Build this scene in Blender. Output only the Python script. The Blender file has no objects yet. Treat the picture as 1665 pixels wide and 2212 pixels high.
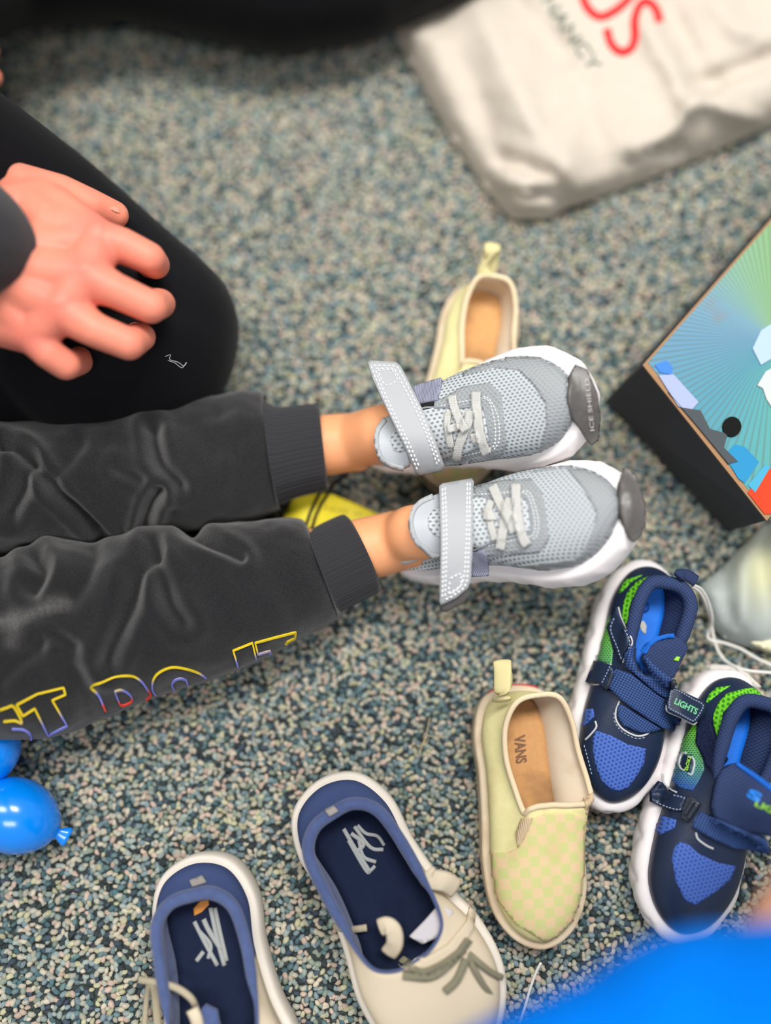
import bpy, bmesh, math, random
import numpy as np
from mathutils import Vector as V, Matrix, noise
from mathutils.bvhtree import BVHTree
from mathutils.geometry import delaunay_2d_cdt
random.seed(7); rng = np.random.default_rng(7)
SC = bpy.context.scene; COL = SC.collection

# ------------------------------------------------------------------ camera
TH = math.radians(15.0); HC = 0.677; FP = 2000.0      # tilt, height above the carpet, focal length in photo pixels
cam_d = bpy.data.cameras.new('camera'); cam = bpy.data.objects.new('camera', cam_d); COL.objects.link(cam)
cam.location = (0, -HC * math.tan(TH), HC); cam.rotation_euler = (TH, 0, 0)
cam_d.sensor_fit = 'HORIZONTAL'; cam_d.sensor_width = 36; cam_d.lens = FP / 1665 * 36
cam_d.clip_start = 0.01
cam_d.dof.use_dof = True; cam_d.dof.focus_distance = 0.613; cam_d.dof.aperture_fstop = 1.35; cam_d.dof.aperture_blades = 0
SC.camera = cam
# ------------------------------------------------------------------ light
W = bpy.data.worlds.new('world'); SC.world = W; W.use_nodes = True
W.node_tree.nodes['Background'].inputs[0].default_value = (0.93, 0.96, 1.0, 1)
W.node_tree.nodes['Background'].inputs[1].default_value = 0.27
def ceiling_panel(loc, size, power):
    l = bpy.data.lights.new('ceiling_panel_light', 'AREA'); l.shape = 'RECTANGLE'; l.size, l.size_y = size; l.energy = power
    l.color = (1, 0.97, 0.93)
    o = bpy.data.objects.new('ceiling_panel_light', l); COL.objects.link(o); o.location = loc
    return o
ceiling_panel((0.55, 0.75, 2.45), (1.2, 0.6), 40)
ceiling_panel((-0.7, 0.5, 2.45), (1.2, 0.6), 24)
ceiling_panel((0.2, -1.3, 2.45), (1.2, 0.6), 18)
SC.view_settings.view_transform = 'Standard'; SC.view_settings.look = 'None'
SC.view_settings.exposure = 0.62; SC.view_settings.gamma = 1; SC.view_settings.use_curve_mapping = False
SC.cycles.use_denoising = True
SC.cycles.max_bounces = 8

# ------------------------------------------------------------------ helpers
CAM = np.array(cam.location); RC = np.array(Matrix.Rotation(TH, 3, 'X'))
def ray(px, py):
    return RC @ np.array([(px - 832.5) / FP, -(py - 1106) / FP, -1.0])
def P(px, py, z=0.0):
    d = ray(px, py); return CAM + d * ((HC - z) / -d[2])
def pix(p):
    q = (np.asarray(p) - CAM) @ RC
    return np.stack([832.5 + FP * q[..., 0] / -q[..., 2], 1106 - FP * q[..., 1] / -q[..., 2]], -1)
def c(r, g, b):
    f = lambda v: ((v / 255 + 0.055) / 1.055) ** 2.4 if v > 10 else v / 255 / 12.92
    return (f(r), f(g), f(b), 1)
MATS = {}
def mat(name, col, rough=.75, spec=.3, mottle=.0, mscale=150, bump=0, bscale=900, pat=None, attr=None, sheen=0, sss=0, coat=0, trans=0, dust=None):
    if name in MATS: return MATS[name]
    m = bpy.data.materials.new(name); m.use_nodes = True; nt = m.node_tree; N = nt.nodes; L = nt.links
    b = N['Principled BSDF']; I = b.inputs
    def nd(t, **k):
        n = N.new(t)
        for q, v in k.items():
            if q in n.inputs: n.inputs[q].default_value = v
            else: setattr(n, q, v)
        return n
    def ma(op, a, bb=None):
        n = N.new('ShaderNodeMath'); n.operation = op
        for i, v in ((0, a), (1, bb)):
            if v is None: continue
            if isinstance(v, (int, float)): n.inputs[i].default_value = v
            else: L.new(v, n.inputs[i])
        return n.outputs[0]
    def mix(f, a, bb, blend='MIX'):
        n = N.new('ShaderNodeMix'); n.data_type = 'RGBA'; n.blend_type = blend
        for i, v in ((0, f), (6, a), (7, bb)):
            if isinstance(v, (int, float, tuple)): n.inputs[i].default_value = v
            else: L.new(v, n.inputs[i])
        return n.outputs[2]
    I['Roughness'].default_value = rough; I['Specular IOR Level'].default_value = spec
    if sheen: I['Sheen Weight'].default_value = sheen; I['Sheen Roughness'].default_value = .5
    if sss:
        I['Subsurface Weight'].default_value = sss; I['Subsurface Scale'].default_value = .004; I['Subsurface Radius'].default_value = (1, .35, .2)
    if coat: I['Coat Weight'].default_value = coat; I['Coat Roughness'].default_value = .15
    if trans: I['Transmission Weight'].default_value = trans
    out = col; h = None; tc = nd('ShaderNodeTexCoord')
    if attr:
        a = nd('ShaderNodeAttribute', attribute_name=attr); out = a.outputs['Color']
    if pat:
        s = nd('ShaderNodeSeparateXYZ'); L.new(tc.outputs['UV'], s.inputs[0]); X, Y = s.outputs[0], s.outputs[1]
        k = pat[0]
        if k == 'dots':            # staggered holes: size x, size y, hole radius, hole colour, softness
            u = ma('DIVIDE', X, pat[1]); v = ma('DIVIDE', Y, pat[2]); r = ma('FLOOR', v)
            u = ma('ADD', u, ma('MULTIPLY', ma('MODULO', ma('ABSOLUTE', r), 2.0), .5))
            fu = ma('SUBTRACT', ma('FRACT', u), .5); fv = ma('SUBTRACT', ma('FRACT', v), .5)
            d = ma('SQRT', ma('ADD', ma('MULTIPLY', fu, fu), ma('MULTIPLY', fv, fv)))
            mr = nd('ShaderNodeMapRange'); L.new(d, mr.inputs[0]); mr.inputs[1].default_value = pat[3] - pat[5]; mr.inputs[2].default_value = pat[3] + pat[5]
            h = mr.outputs[0]; out = mix(h, pat[4], out)
        elif k == 'weave':         # step, second colour
            q = ma('MODULO', ma('ABSOLUTE', ma('ADD', ma('FLOOR', ma('DIVIDE', X, pat[1])), ma('FLOOR', ma('DIVIDE', Y, pat[1])))), 2.0)
            h = q; out = mix(q, out, pat[2])
        elif k == 'rib':           # step, groove colour, axis
            w = ma('SINE', ma('MULTIPLY', X if pat[3] == 0 else Y, 2 * math.pi / pat[1]))
            h = ma('ADD', ma('MULTIPLY', w, .5), .5); out = mix(h, pat[2], out)
        elif k == 'checker':
            sx = ma('FLOOR', ma('DIVIDE', X, pat[1])); sy = ma('FLOOR', ma('DIVIDE', Y, pat[1]))
            q = ma('MODULO', ma('ABSOLUTE', ma('ADD', sx, sy)), 2.0); out = mix(q, out, pat[2])
        elif k == 'rays':          # printed sunburst around the UV origin
            ang = ma('ARCTAN2', Y, X); w = ma('SINE', ma('MULTIPLY', ang, 110.0)); r = ma('SQRT', ma('ADD', ma('MULTIPLY', X, X), ma('MULTIPLY', Y, Y)))
            cr = nd('ShaderNodeValToRGB'); L.new(ma('DIVIDE', ma('ADD', ang, math.pi), 2 * math.pi), cr.inputs[0])
            e = cr.color_ramp.elements
            for i, (p_, cc) in enumerate(pat[1]):
                el = e[i] if i < 2 else e.new(p_)
                el.position = p_; el.color = cc
            mr = nd('ShaderNodeMapRange'); L.new(w, mr.inputs[0]); mr.inputs[1].default_value = .1; mr.inputs[2].default_value = .9
            st = ma('MULTIPLY', mr.outputs[0], .42)
            out = mix(st, cr.outputs[0], c(92, 96, 84))
            nz = nd('ShaderNodeTexNoise', Scale=22.0, Detail=2.0); L.new(tc.outputs['UV'], nz.inputs['Vector'])
            m2 = nd('ShaderNodeMapRange'); L.new(nz.outputs[0], m2.inputs[0]); m2.inputs[1].default_value = .62; m2.inputs[2].default_value = .75
            out = mix(ma('MULTIPLY', m2.outputs[0], .6), out, c(130, 112, 92))
    if mottle:
        n = nd('ShaderNodeTexNoise', Scale=float(mscale), Detail=4.0); L.new(tc.outputs['Object'], n.inputs['Vector'])
        mr = nd('ShaderNodeMapRange'); L.new(n.outputs[0], mr.inputs[0]); mr.inputs[1].default_value = .3; mr.inputs[2].default_value = .7
        mr.inputs[3].default_value = 1 - mottle; mr.inputs[4].default_value = 1 + mottle
        out = mix(1.0, out, mr.outputs[0], 'MULTIPLY')
    if dust:                       # real stains: colour, amount, scale
        n = nd('ShaderNodeTexNoise', Scale=float(dust[2]), Detail=5.0); L.new(tc.outputs['Object'], n.inputs['Vector'])
        mr = nd('ShaderNodeMapRange'); L.new(n.outputs[0], mr.inputs[0]); mr.inputs[1].default_value = .5; mr.inputs[2].default_value = .7
        out = mix(ma('MULTIPLY', mr.outputs[0], dust[1]), out, dust[0])
    if isinstance(out, tuple): I['Base Color'].default_value = out
    else: L.new(out, I['Base Color'])
    nrm = None
    if h is not None and pat[0] != 'checker':
        bp = nd('ShaderNodeBump', Strength=.6, Distance=.0006); L.new(h, bp.inputs['Height']); nrm = bp.outputs[0]
    if bump:
        n = nd('ShaderNodeTexNoise', Scale=float(bscale), Detail=3.0); L.new(tc.outputs['Object'], n.inputs['Vector'])
        bp = nd('ShaderNodeBump', Strength=bump, Distance=.001); L.new(n.outputs[0], bp.inputs['Height'])
        if nrm: L.new(nrm, bp.inputs['Normal'])
        nrm = bp.outputs[0]
    if nrm: L.new(nrm, I['Normal'])
    MATS[name] = m; return m

def tag(o, label=None, cat=None, group=None, kind=None):
    for k, v in (('label', label), ('category', cat), ('group', group), ('kind', kind)):
        if v: o[k] = v
    return o
MINV = {}
def empty(name, loc, label, cat, group=None, M=None):
    o = bpy.data.objects.new(name, None); COL.objects.link(o); o.empty_display_size = .02
    if M is None: M = np.eye(4); M[:3, 3] = loc
    o.matrix_world = Matrix(M.tolist()); MINV[o.name] = np.linalg.inv(M)
    return tag(o, label, cat, group)
def mk(name, v, f, m, parent=None, uv=None, col=None, smooth=True, fix=True, cname='pigment'):
    """one mesh object from world-space points; parented points are turned into the parent's own space"""
    v = np.asarray(v, float).reshape(-1, 3)
    if parent is not None:
        A = MINV[parent.name]; v = v @ A[:3, :3].T + A[:3, 3]
    me = bpy.data.meshes.new(name); me.from_pydata(v.tolist(), [], [tuple(int(i) for i in q) for q in f])
    if fix:
        bm = bmesh.new(); bm.from_mesh(me); bmesh.ops.recalc_face_normals(bm, faces=bm.faces); bm.to_mesh(me); bm.free()
    if smooth: me.polygons.foreach_set('use_smooth', [True] * len(me.polygons))
    if uv is not None:
        li = np.empty(len(me.loops), int); me.loops.foreach_get('vertex_index', li)
        ul = me.uv_layers.new(name='UVMap'); ul.data.foreach_set('uv', np.asarray(uv, np.float32)[li].ravel())
    if col is not None:
        a = me.color_attributes.new(cname, 'FLOAT_COLOR', 'POINT'); a.data.foreach_set('color', np.asarray(col, np.float32).ravel())
    me.materials.append(m); me.update()
    o = bpy.data.objects.new(name, me); COL.objects.link(o)
    if parent is not None:
        o.parent = parent; MINV[o.name] = MINV[parent.name]
    else: MINV[o.name] = np.eye(4)
    return o
def origin(o):
    """move a one-mesh thing's origin to the middle of its base"""
    n = len(o.data.vertices); a = np.empty(n * 3); o.data.vertices.foreach_get('co', a); a = a.reshape(-1, 3)
    q = np.array([a[:, 0].mean(), a[:, 1].mean(), a[:, 2].min()]); o.data.vertices.foreach_set('co', (a - q).ravel()); o.data.update()
    o.location = q.tolist(); B = np.eye(4); B[:3, 3] = -q; MINV[o.name] = B
    return o
def cr(pts, n, closed=False):
    """Catmull-Rom through the points, n samples per span"""
    p = np.asarray(pts, float)
    if p.ndim == 1: p = p[:, None]
    if closed: q = np.vstack([p[-1:], p, p[:2]]); K = len(p)
    else: q = np.vstack([2 * p[0] - p[1], p, 2 * p[-1] - p[-2]]); K = len(p) - 1
    out = []
    for i in range(K):
        a, b, cc, d = q[i:i + 4]
        for t in np.arange(n) / n:
            out.append(.5 * (2 * b + (cc - a) * t + (2 * a - 5 * b + 4 * cc - d) * t * t + (3 * b - a - 3 * cc + d) * t ** 3))
    if not closed: out.append(p[-1])
    return np.array(out)
def grid(N, M, close=True, off=0):
    f = []
    for i in range(N if close else N - 1):
        k = (i + 1) % N
        for j in range(M - 1): f.append((off + i * M + j, off + k * M + j, off + k * M + j + 1, off + i * M + j + 1))
    return f
def tube(path, r, sides=8, closed=False, flat=1.0, up=None):
    p = np.asarray(path, float); n = len(p); r = np.broadcast_to(np.asarray(r, float), (n,))
    t = np.gradient(p, axis=0) if not closed else np.roll(p, -1, 0) - np.roll(p, 1, 0)
    t /= np.linalg.norm(t, axis=1)[:, None] + 1e-12
    v = []; x = np.array([0, 0, 1.0]) if up is None else np.asarray(up, float)
    if abs(x @ t[0]) > .95: x = np.array([1.0, 0, 0])
    a = np.arange(sides) * 2 * math.pi / sides
    for i in range(n):
        if up is not None: x = np.asarray(up, float)
        x = x - t[i] * (x @ t[i]); x /= np.linalg.norm(x) + 1e-12; y = np.cross(t[i], x)
        v.append(p[i] + r[i] * (np.cos(a)[:, None] * x * flat + np.sin(a)[:, None] * y))
    f = grid(n, sides, closed)
    f = []
    for i in range(n if closed else n - 1):
        k = (i + 1) % n
        for j in range(sides): f.append((i * sides + j, k * sides + j, k * sides + (j + 1) % sides, i * sides + (j + 1) % sides))
    if not closed: f += [tuple(range(sides))[::-1], tuple((n - 1) * sides + j for j in range(sides))]
    return np.concatenate(v), f
def join(parts):
    v = []; f = []; o = 0
    for a, b in parts:
        v.append(np.asarray(a)); f += [tuple(i + o for i in q) for q in b]; o += len(a)
    return np.concatenate(v), f
def capsule(p1, r1, p2, r2, sides=20, caps=6):
    p1 = np.asarray(p1, float); p2 = np.asarray(p2, float); d = p2 - p1; l = np.linalg.norm(d); d = d / (l + 1e-9)
    rows = [(-r1 * math.cos(a), r1 * math.sin(a)) for a in np.linspace(.05, math.pi / 2, caps)]
    rows += [(l + r2 * math.sin(a), r2 * math.cos(a)) for a in np.linspace(0, math.pi / 2 - .05, caps)]
    x = np.cross(d, [0, 0, 1.0] if abs(d[2]) < .9 else [1.0, 0, 0]); x /= np.linalg.norm(x); y = np.cross(d, x)
    an = np.arange(sides) * 2 * math.pi / sides; v = []
    for s, r in rows: v.append(p1 + d * s + r * (np.cos(an)[:, None] * x + np.sin(an)[:, None] * y))
    n = len(rows); f = []
    for i in range(n - 1):
        for j in range(sides): f.append((i * sides + j, i * sides + (j + 1) % sides, (i + 1) * sides + (j + 1) % sides, (i + 1) * sides + j))
    f += [tuple(range(sides))[::-1], tuple((n - 1) * sides + j for j in range(sides))]
    return np.concatenate(v), f
def melt(parts, voxel, smooth):
    """one continuous surface out of overlapping limbs; returns points and faces"""
    v, f = join(parts); me = bpy.data.meshes.new('melt'); me.from_pydata(v.tolist(), [], f)
    o = bpy.data.objects.new('melt', me); COL.objects.link(o)
    md = o.modifiers.new('r', 'REMESH'); md.mode = 'VOXEL'; md.voxel_size = voxel
    if smooth: s = o.modifiers.new('s', 'SMOOTH'); s.factor = .5; s.iterations = smooth
    dg = bpy.context.evaluated_depsgraph_get(); e = o.evaluated_get(dg); m2 = bpy.data.meshes.new_from_object(e)
    n = len(m2.vertices); a = np.empty(n * 3); m2.vertices.foreach_get('co', a); fs = [tuple(p.vertices) for p in m2.polygons]
    bpy.data.objects.remove(o); bpy.data.meshes.remove(me); bpy.data.meshes.remove(m2)
    return a.reshape(-1, 3), fs
def bvh(v, f): return BVHTree.FromPolygons(np.asarray(v).tolist(), [tuple(int(i) for i in q) for q in f])

def cast(pts, trees):
    """where the lines of sight of photo pixels meet the surfaces (point, normal towards the lens, hit?)"""
    L = []; Nn = []; ok = []
    for px, py in pts:
        d = V(ray(px, py)); best = None
        for t in trees:
            h = t.ray_cast(V(CAM), d)
            if h[0] is not None and (best is None or h[3] < best[3]): best = h
        if best: n = best[1]; n = -n if n.dot(d) > 0 else n; L.append(best[0]); Nn.append(n); ok.append(True)
        else: L.append((0, 0, 0)); Nn.append(-d.normalized()); ok.append(False)
    L = np.array([list(q) for q in L], float); Nn = np.array([list(q) for q in Nn], float); ok = np.array(ok)
    if not ok.all():
        pa = np.array(pts, float); hit = np.where(ok)[0]
        for i in np.where(~ok)[0]:
            d = ray(*pa[i]); d = d
            if len(hit):
                k = hit[np.argmin(((pa[hit] - pa[i]) ** 2).sum(1))]; dep = -((L[k] - CAM) @ RC)[2]; Nn[i] = Nn[k]
            else: dep = .65
            L[i] = CAM + d * dep
    return L, Nn, ok
def dens(poly, step, closed=True):
    p = np.asarray(poly, float); out = []
    for i in range(len(p) if closed else len(p) - 1):
        a, b = p[i], p[(i + 1) % len(p)]; n = max(1, int(math.ceil(np.linalg.norm(b - a) / step)))
        for k in range(n): out.append(a + (b - a) * k / n)
    if not closed: out.append(p[-1])
    return np.array(out)
def inside(pt, poly):
    x, y = pt[..., 0], pt[..., 1]; r = np.zeros(x.shape, bool); n = len(poly)
    for i in range(n):
        x1, y1 = poly[i]; x2, y2 = poly[(i + 1) % n]
        if y1 == y2: continue
        r ^= ((y1 > y) != (y2 > y)) & (x < (x2 - x1) * (y - y1) / (y2 - y1) + x1)
    return r
def fill2d(poly, step, holes=()):
    """triangles filling a 2-D outline with inner points"""
    b = dens(poly, step); hb = [dens(h, step) for h in holes]
    lo, hi = b.min(0), b.max(0); g = np.stack(np.meshgrid(np.arange(lo[0], hi[0], step), np.arange(lo[1], hi[1], step)), -1).reshape(-1, 2)
    g = g + rng.uniform(-.08, .08, g.shape) * step
    k = inside(g, b)
    for h in hb: k &= ~inside(g, h)
    g = g[k]
    allb = np.vstack([b] + hb) if hb else b
    if len(g): g = g[np.sqrt(((g[:, None] - allb[None]) ** 2).sum(-1)).min(1) > step * .45]
    vs = [V(q) for q in np.vstack([allb, g])]; loops = []; o = 0
    for q in [b] + hb: loops.append([(o + i, o + (i + 1) % len(q)) for i in range(len(q))]); o += len(q)
    r = delaunay_2d_cdt(vs, sum(loops, []), [], 0, 1e-6)
    v = np.array([list(q) for q in r[0]]); f = [tuple(t) for t in r[2]]
    ce = np.array([v[list(t)].mean(0) for t in f]); k = inside(ce, b)
    for h in hb: k &= ~inside(ce, h)
    return v, [t for t, q in zip(f, k) if q]
def shell(L, Nn, f, off, thick, skirt=.0012):
    """a sheet with real thickness: top, bottom and rim"""
    n = len(L); top = L + Nn * (off + thick); bot = L + Nn * (off - skirt)
    e = {}
    for t in f:
        for i in range(len(t)):
            a, b = t[i], t[(i + 1) % len(t)]; e[(a, b)] = 1
    fs = list(f) + [tuple(n + i for i in t[::-1]) for t in f]
    fs += [(b, a, n + a, n + b) for (a, b) in e if (b, a) not in e]
    return np.vstack([top, bot]), fs
def patch(name, poly, m, parent, trees, off=.0002, thick=.0007, step=9, holes=(), lift=None, z=None, local=None, colf=None, smooth_n=3, skirt=.0012, uvrot=0, clip=False, drape=0):
    v2, f = fill2d(poly, step, holes)
    if z is not None: L = np.array([P(x, y, z(x, y)) for x, y in v2]); Nn = np.tile([0, 0, 1.0], (len(L), 1))
    else:
        L, Nn, ok = cast(v2, trees)
        if clip: f = [t for t in f if ok[list(t)].all()]
    nb = [set() for _ in v2]
    for t in f:
        for i in t: nb[i].update(t)
    if drape and z is None:
        dep = -((L - CAM) @ RC)[:, 2]; d0 = dep.copy(); lst = [list(q) or [i] for i, q in enumerate(nb)]
        for _ in range(drape): dep = np.minimum(d0, np.array([dep[q].mean() for q in lst]))
        L = np.array([CAM + ray(x, y) * q for (x, y), q in zip(v2, dep)])
    for _ in range(smooth_n): 
        Nn = np.array([Nn[list(q)].mean(0) if q else Nn[i] for i, q in enumerate(nb)]); Nn /= np.linalg.norm(Nn, axis=1)[:, None]
    if lift is not None:
        d = CAM - L; d /= np.linalg.norm(d, axis=1)[:, None]; L = L + d * np.array([lift(x, y) for x, y in v2])[:, None]
    vv, ff = shell(L, Nn, f, off, thick, skirt)
    # points left out of every face are dropped
    us = np.unique(np.array([i for t in f for i in t])) if clip and f else None
    A = MINV[local if local else parent.name] if parent is not None else np.eye(4)
    q = L @ A[:3, :3].T + A[:3, 3]; uv = q[:, :2]
    if uvrot: s, k = math.sin(uvrot), math.cos(uvrot); uv = uv @ np.array([[k, -s], [s, k]])
    col = None
    if colf: col = np.array([colf(x, y) for x, y in v2]); col = np.vstack([col, col])
    uv = np.vstack([uv, uv])
    if us is not None:
        n = len(L); us = np.r_[us, us + n]; ix = -np.ones(2 * n, int); ix[us] = np.arange(len(us)); vv = vv[us]; uv = uv[us]; ff = [tuple(ix[i] for i in t) for t in ff]
        if col is not None: col = col[us]
    o = mk(name, vv, ff, m, parent, uv=uv, col=col)
    TREES[o.name] = bvh(vv, ff); return o
TREES = {}
def band_poly(path, w, n=6):
    p = cr(path, n); t = np.gradient(p, axis=0); t /= np.linalg.norm(t, axis=1)[:, None]; nn = np.stack([-t[:, 1], t[:, 0]], 1)
    w = np.interp(np.linspace(0, 1, len(p)), np.linspace(0, 1, np.size(w)), np.atleast_1d(w))[:, None] / 2
    return np.vstack([p + nn * w, (p - nn * w)[::-1]])
def band(name, path, w, m, parent, trees, **k): return patch(name, band_poly(path, w), m, parent, trees, **k)
def line3(path, trees, off, n=6, closed=False, lift=None):
    p = cr(path, n, closed); L, Nn, _ = cast(p, trees); 
    return L + Nn * off
def seam(name, path, m, parent, trees, r=.0005, off=.0012, dash=None, n=10, closed=False):
    """stitching or piping laid along a surface; dash = (stitch, gap) in photo pixels"""
    if not dash:
        v, f = tube(line3(path, trees, off, n, closed), r, 6); return mk(name, v, f, m, parent)
    p = cr(path, 12, closed); s = np.r_[0, np.cumsum(np.linalg.norm(np.diff(p, axis=0), axis=1))]; parts = []
    for a in np.arange(0, s[-1] - dash[0], dash[0] + dash[1]):
        q = [[np.interp(x, s, p[:, 0]), np.interp(x, s, p[:, 1])] for x in (a, a + dash[0] / 2, a + dash[0])]
        L, Nn, _ = cast(q, trees); parts.append(tube(L + Nn * off + Nn * r * np.array([[-.6], [.3], [-.6]]), r, 5))
    v, f = join(parts); o = mk(name, v, f, m, parent); o['kind'] = 'stuff'; return o
def text_mesh(s, bold=0.0):
    cu = bpy.data.curves.new('t', 'FONT'); cu.body = s; cu.offset = bold; cu.resolution_u = 4
    o = bpy.data.objects.new('t', cu); COL.objects.link(o); dg = bpy.context.evaluated_depsgraph_get()
    me = bpy.data.meshes.new_from_object(o.evaluated_get(dg)); bm = bmesh.new(); bm.from_mesh(me); bmesh.ops.triangulate(bm, faces=bm.faces)
    bmesh.ops.subdivide_edges(bm, edges=bm.edges, cuts=1, use_grid_fill=True); bmesh.ops.triangulate(bm, faces=bm.faces)
    bm.verts.ensure_lookup_table(); v = np.array([[q.co.x, q.co.y] for q in bm.verts]); f = [tuple(w.index for w in q.verts) for q in bm.faces]
    bm.free(); bpy.data.objects.remove(o); bpy.data.curves.remove(cu); bpy.data.meshes.remove(me)
    v[:, 0] -= v[:, 0].min(); v[:, 1] -= v[:, 1].min(); return v / np.array([v[:, 0].max(), v[:, 1].max()]), f
def lettering(name, s, o0, ex, ey, m, parent, trees, off=.0004, thick=.0003, bold=0.0, z=None):
    """s printed with its lower left at pixel o0, running ex pixels, ey pixels tall"""
    v, f = text_mesh(s, bold); p = np.array(o0) + v[:, :1] * np.array(ex) + v[:, 1:] * np.array(ey)
    if z is not None: L = np.array([P(x, y, z) for x, y in p]); Nn = np.tile([0, 0, 1.0], (len(L), 1))
    else: L, Nn, _ = cast(p, trees)
    vv, ff = shell(L, Nn, f, off, thick, .0002); return mk(name, vv, ff, m, parent, smooth=False)
def frame(heel, d, pitch=0.0, roll=0.0):
    """matrix: local x along the floor direction d (pitched up), local z up, origin at heel"""
    x = np.array([d[0], d[1], 0.0]); x /= np.linalg.norm(x); y = np.cross([0, 0, 1.0], x); z = np.array([0, 0, 1.0])
    x2 = x * math.cos(pitch) + z * math.sin(pitch); z2 = z * math.cos(pitch) - x * math.sin(pitch)
    y2 = y * math.cos(roll) + z2 * math.sin(roll); z3 = np.cross(x2, y2)
    M = np.eye(4); M[:3, 0] = x2; M[:3, 1] = y2; M[:3, 2] = z3; M[:3, 3] = heel; return M
def img(M, p): return pix(np.asarray(p) @ M[:3, :3].T + M[:3, 3])

def fingers(w, d, side, s=1.0):
    """limbs of a relaxed open hand: wrist w, direction d of the fingers, side = direction of the thumb"""
    d = d / np.linalg.norm(d); t = side - d * (side @ d); t /= np.linalg.norm(t); dn = np.array([0, 0, -1.0]); r = []
    for k, (o, l) in enumerate(((.027, .066), (.009, .074), (-.009, .069), (-.026, .054))):
        m = w + (d * .075 + t * o) * s; p = m + (d * l * .55 + t * o * .25 + dn * .004) * s; e = m + (d * l + t * o * .3 + dn * .018) * s
        r += [capsule(w + t * o * .5 * s, .015 * s, m, .0115 * s), capsule(m, .0112 * s, p, .0094 * s), capsule(p, .0094 * s, e, .0076 * s)]
    a = w + (d * .02 + t * .024) * s; b = w + (d * .06 + t * .05) * s
    return r + [capsule(w, .018 * s, a, .015 * s), capsule(a, .014 * s, b, .0105 * s), capsule(b, .0105 * s, b + (d * .026 + t * .008) * s, .0085 * s)]

# ------------------------------------------------------------------ the floor
x0, x1, y0, y1 = -1.5, 1.5, -1.5, 1.6; FZ = -.0048     # the tips of the pile are at height 0
a0_, a1_, b0_, b1_ = -.79, .69, -.54, .84
fl = mk('floor', [(x, y, FZ) for x, y in ((x0, y0), (x1, y0), (x1, y1), (x0, y1), (a0_, b0_), (a1_, b0_), (a1_, b1_), (a0_, b1_))], [(4, 5, 6, 7), (0, 1, 5, 4), (1, 2, 6, 5), (2, 3, 7, 6), (3, 0, 4, 7)], mat('carpet_backing', c(58, 66, 66), .95, .1, mottle=.5, mscale=260))
fl.data.materials.append(mat('carpet_beyond', c(112, 120, 114), .95, .1, mottle=.45, mscale=160, bump=.8, bscale=220))
for p_ in fl.data.polygons: p_.material_index = 0 if p_.index == 0 else 1
tag(fl, 'dark backing of the blue grey loop carpet', None, kind='structure'); fl['label'] = 'floor of blue grey loop carpet under the shoes'
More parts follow.
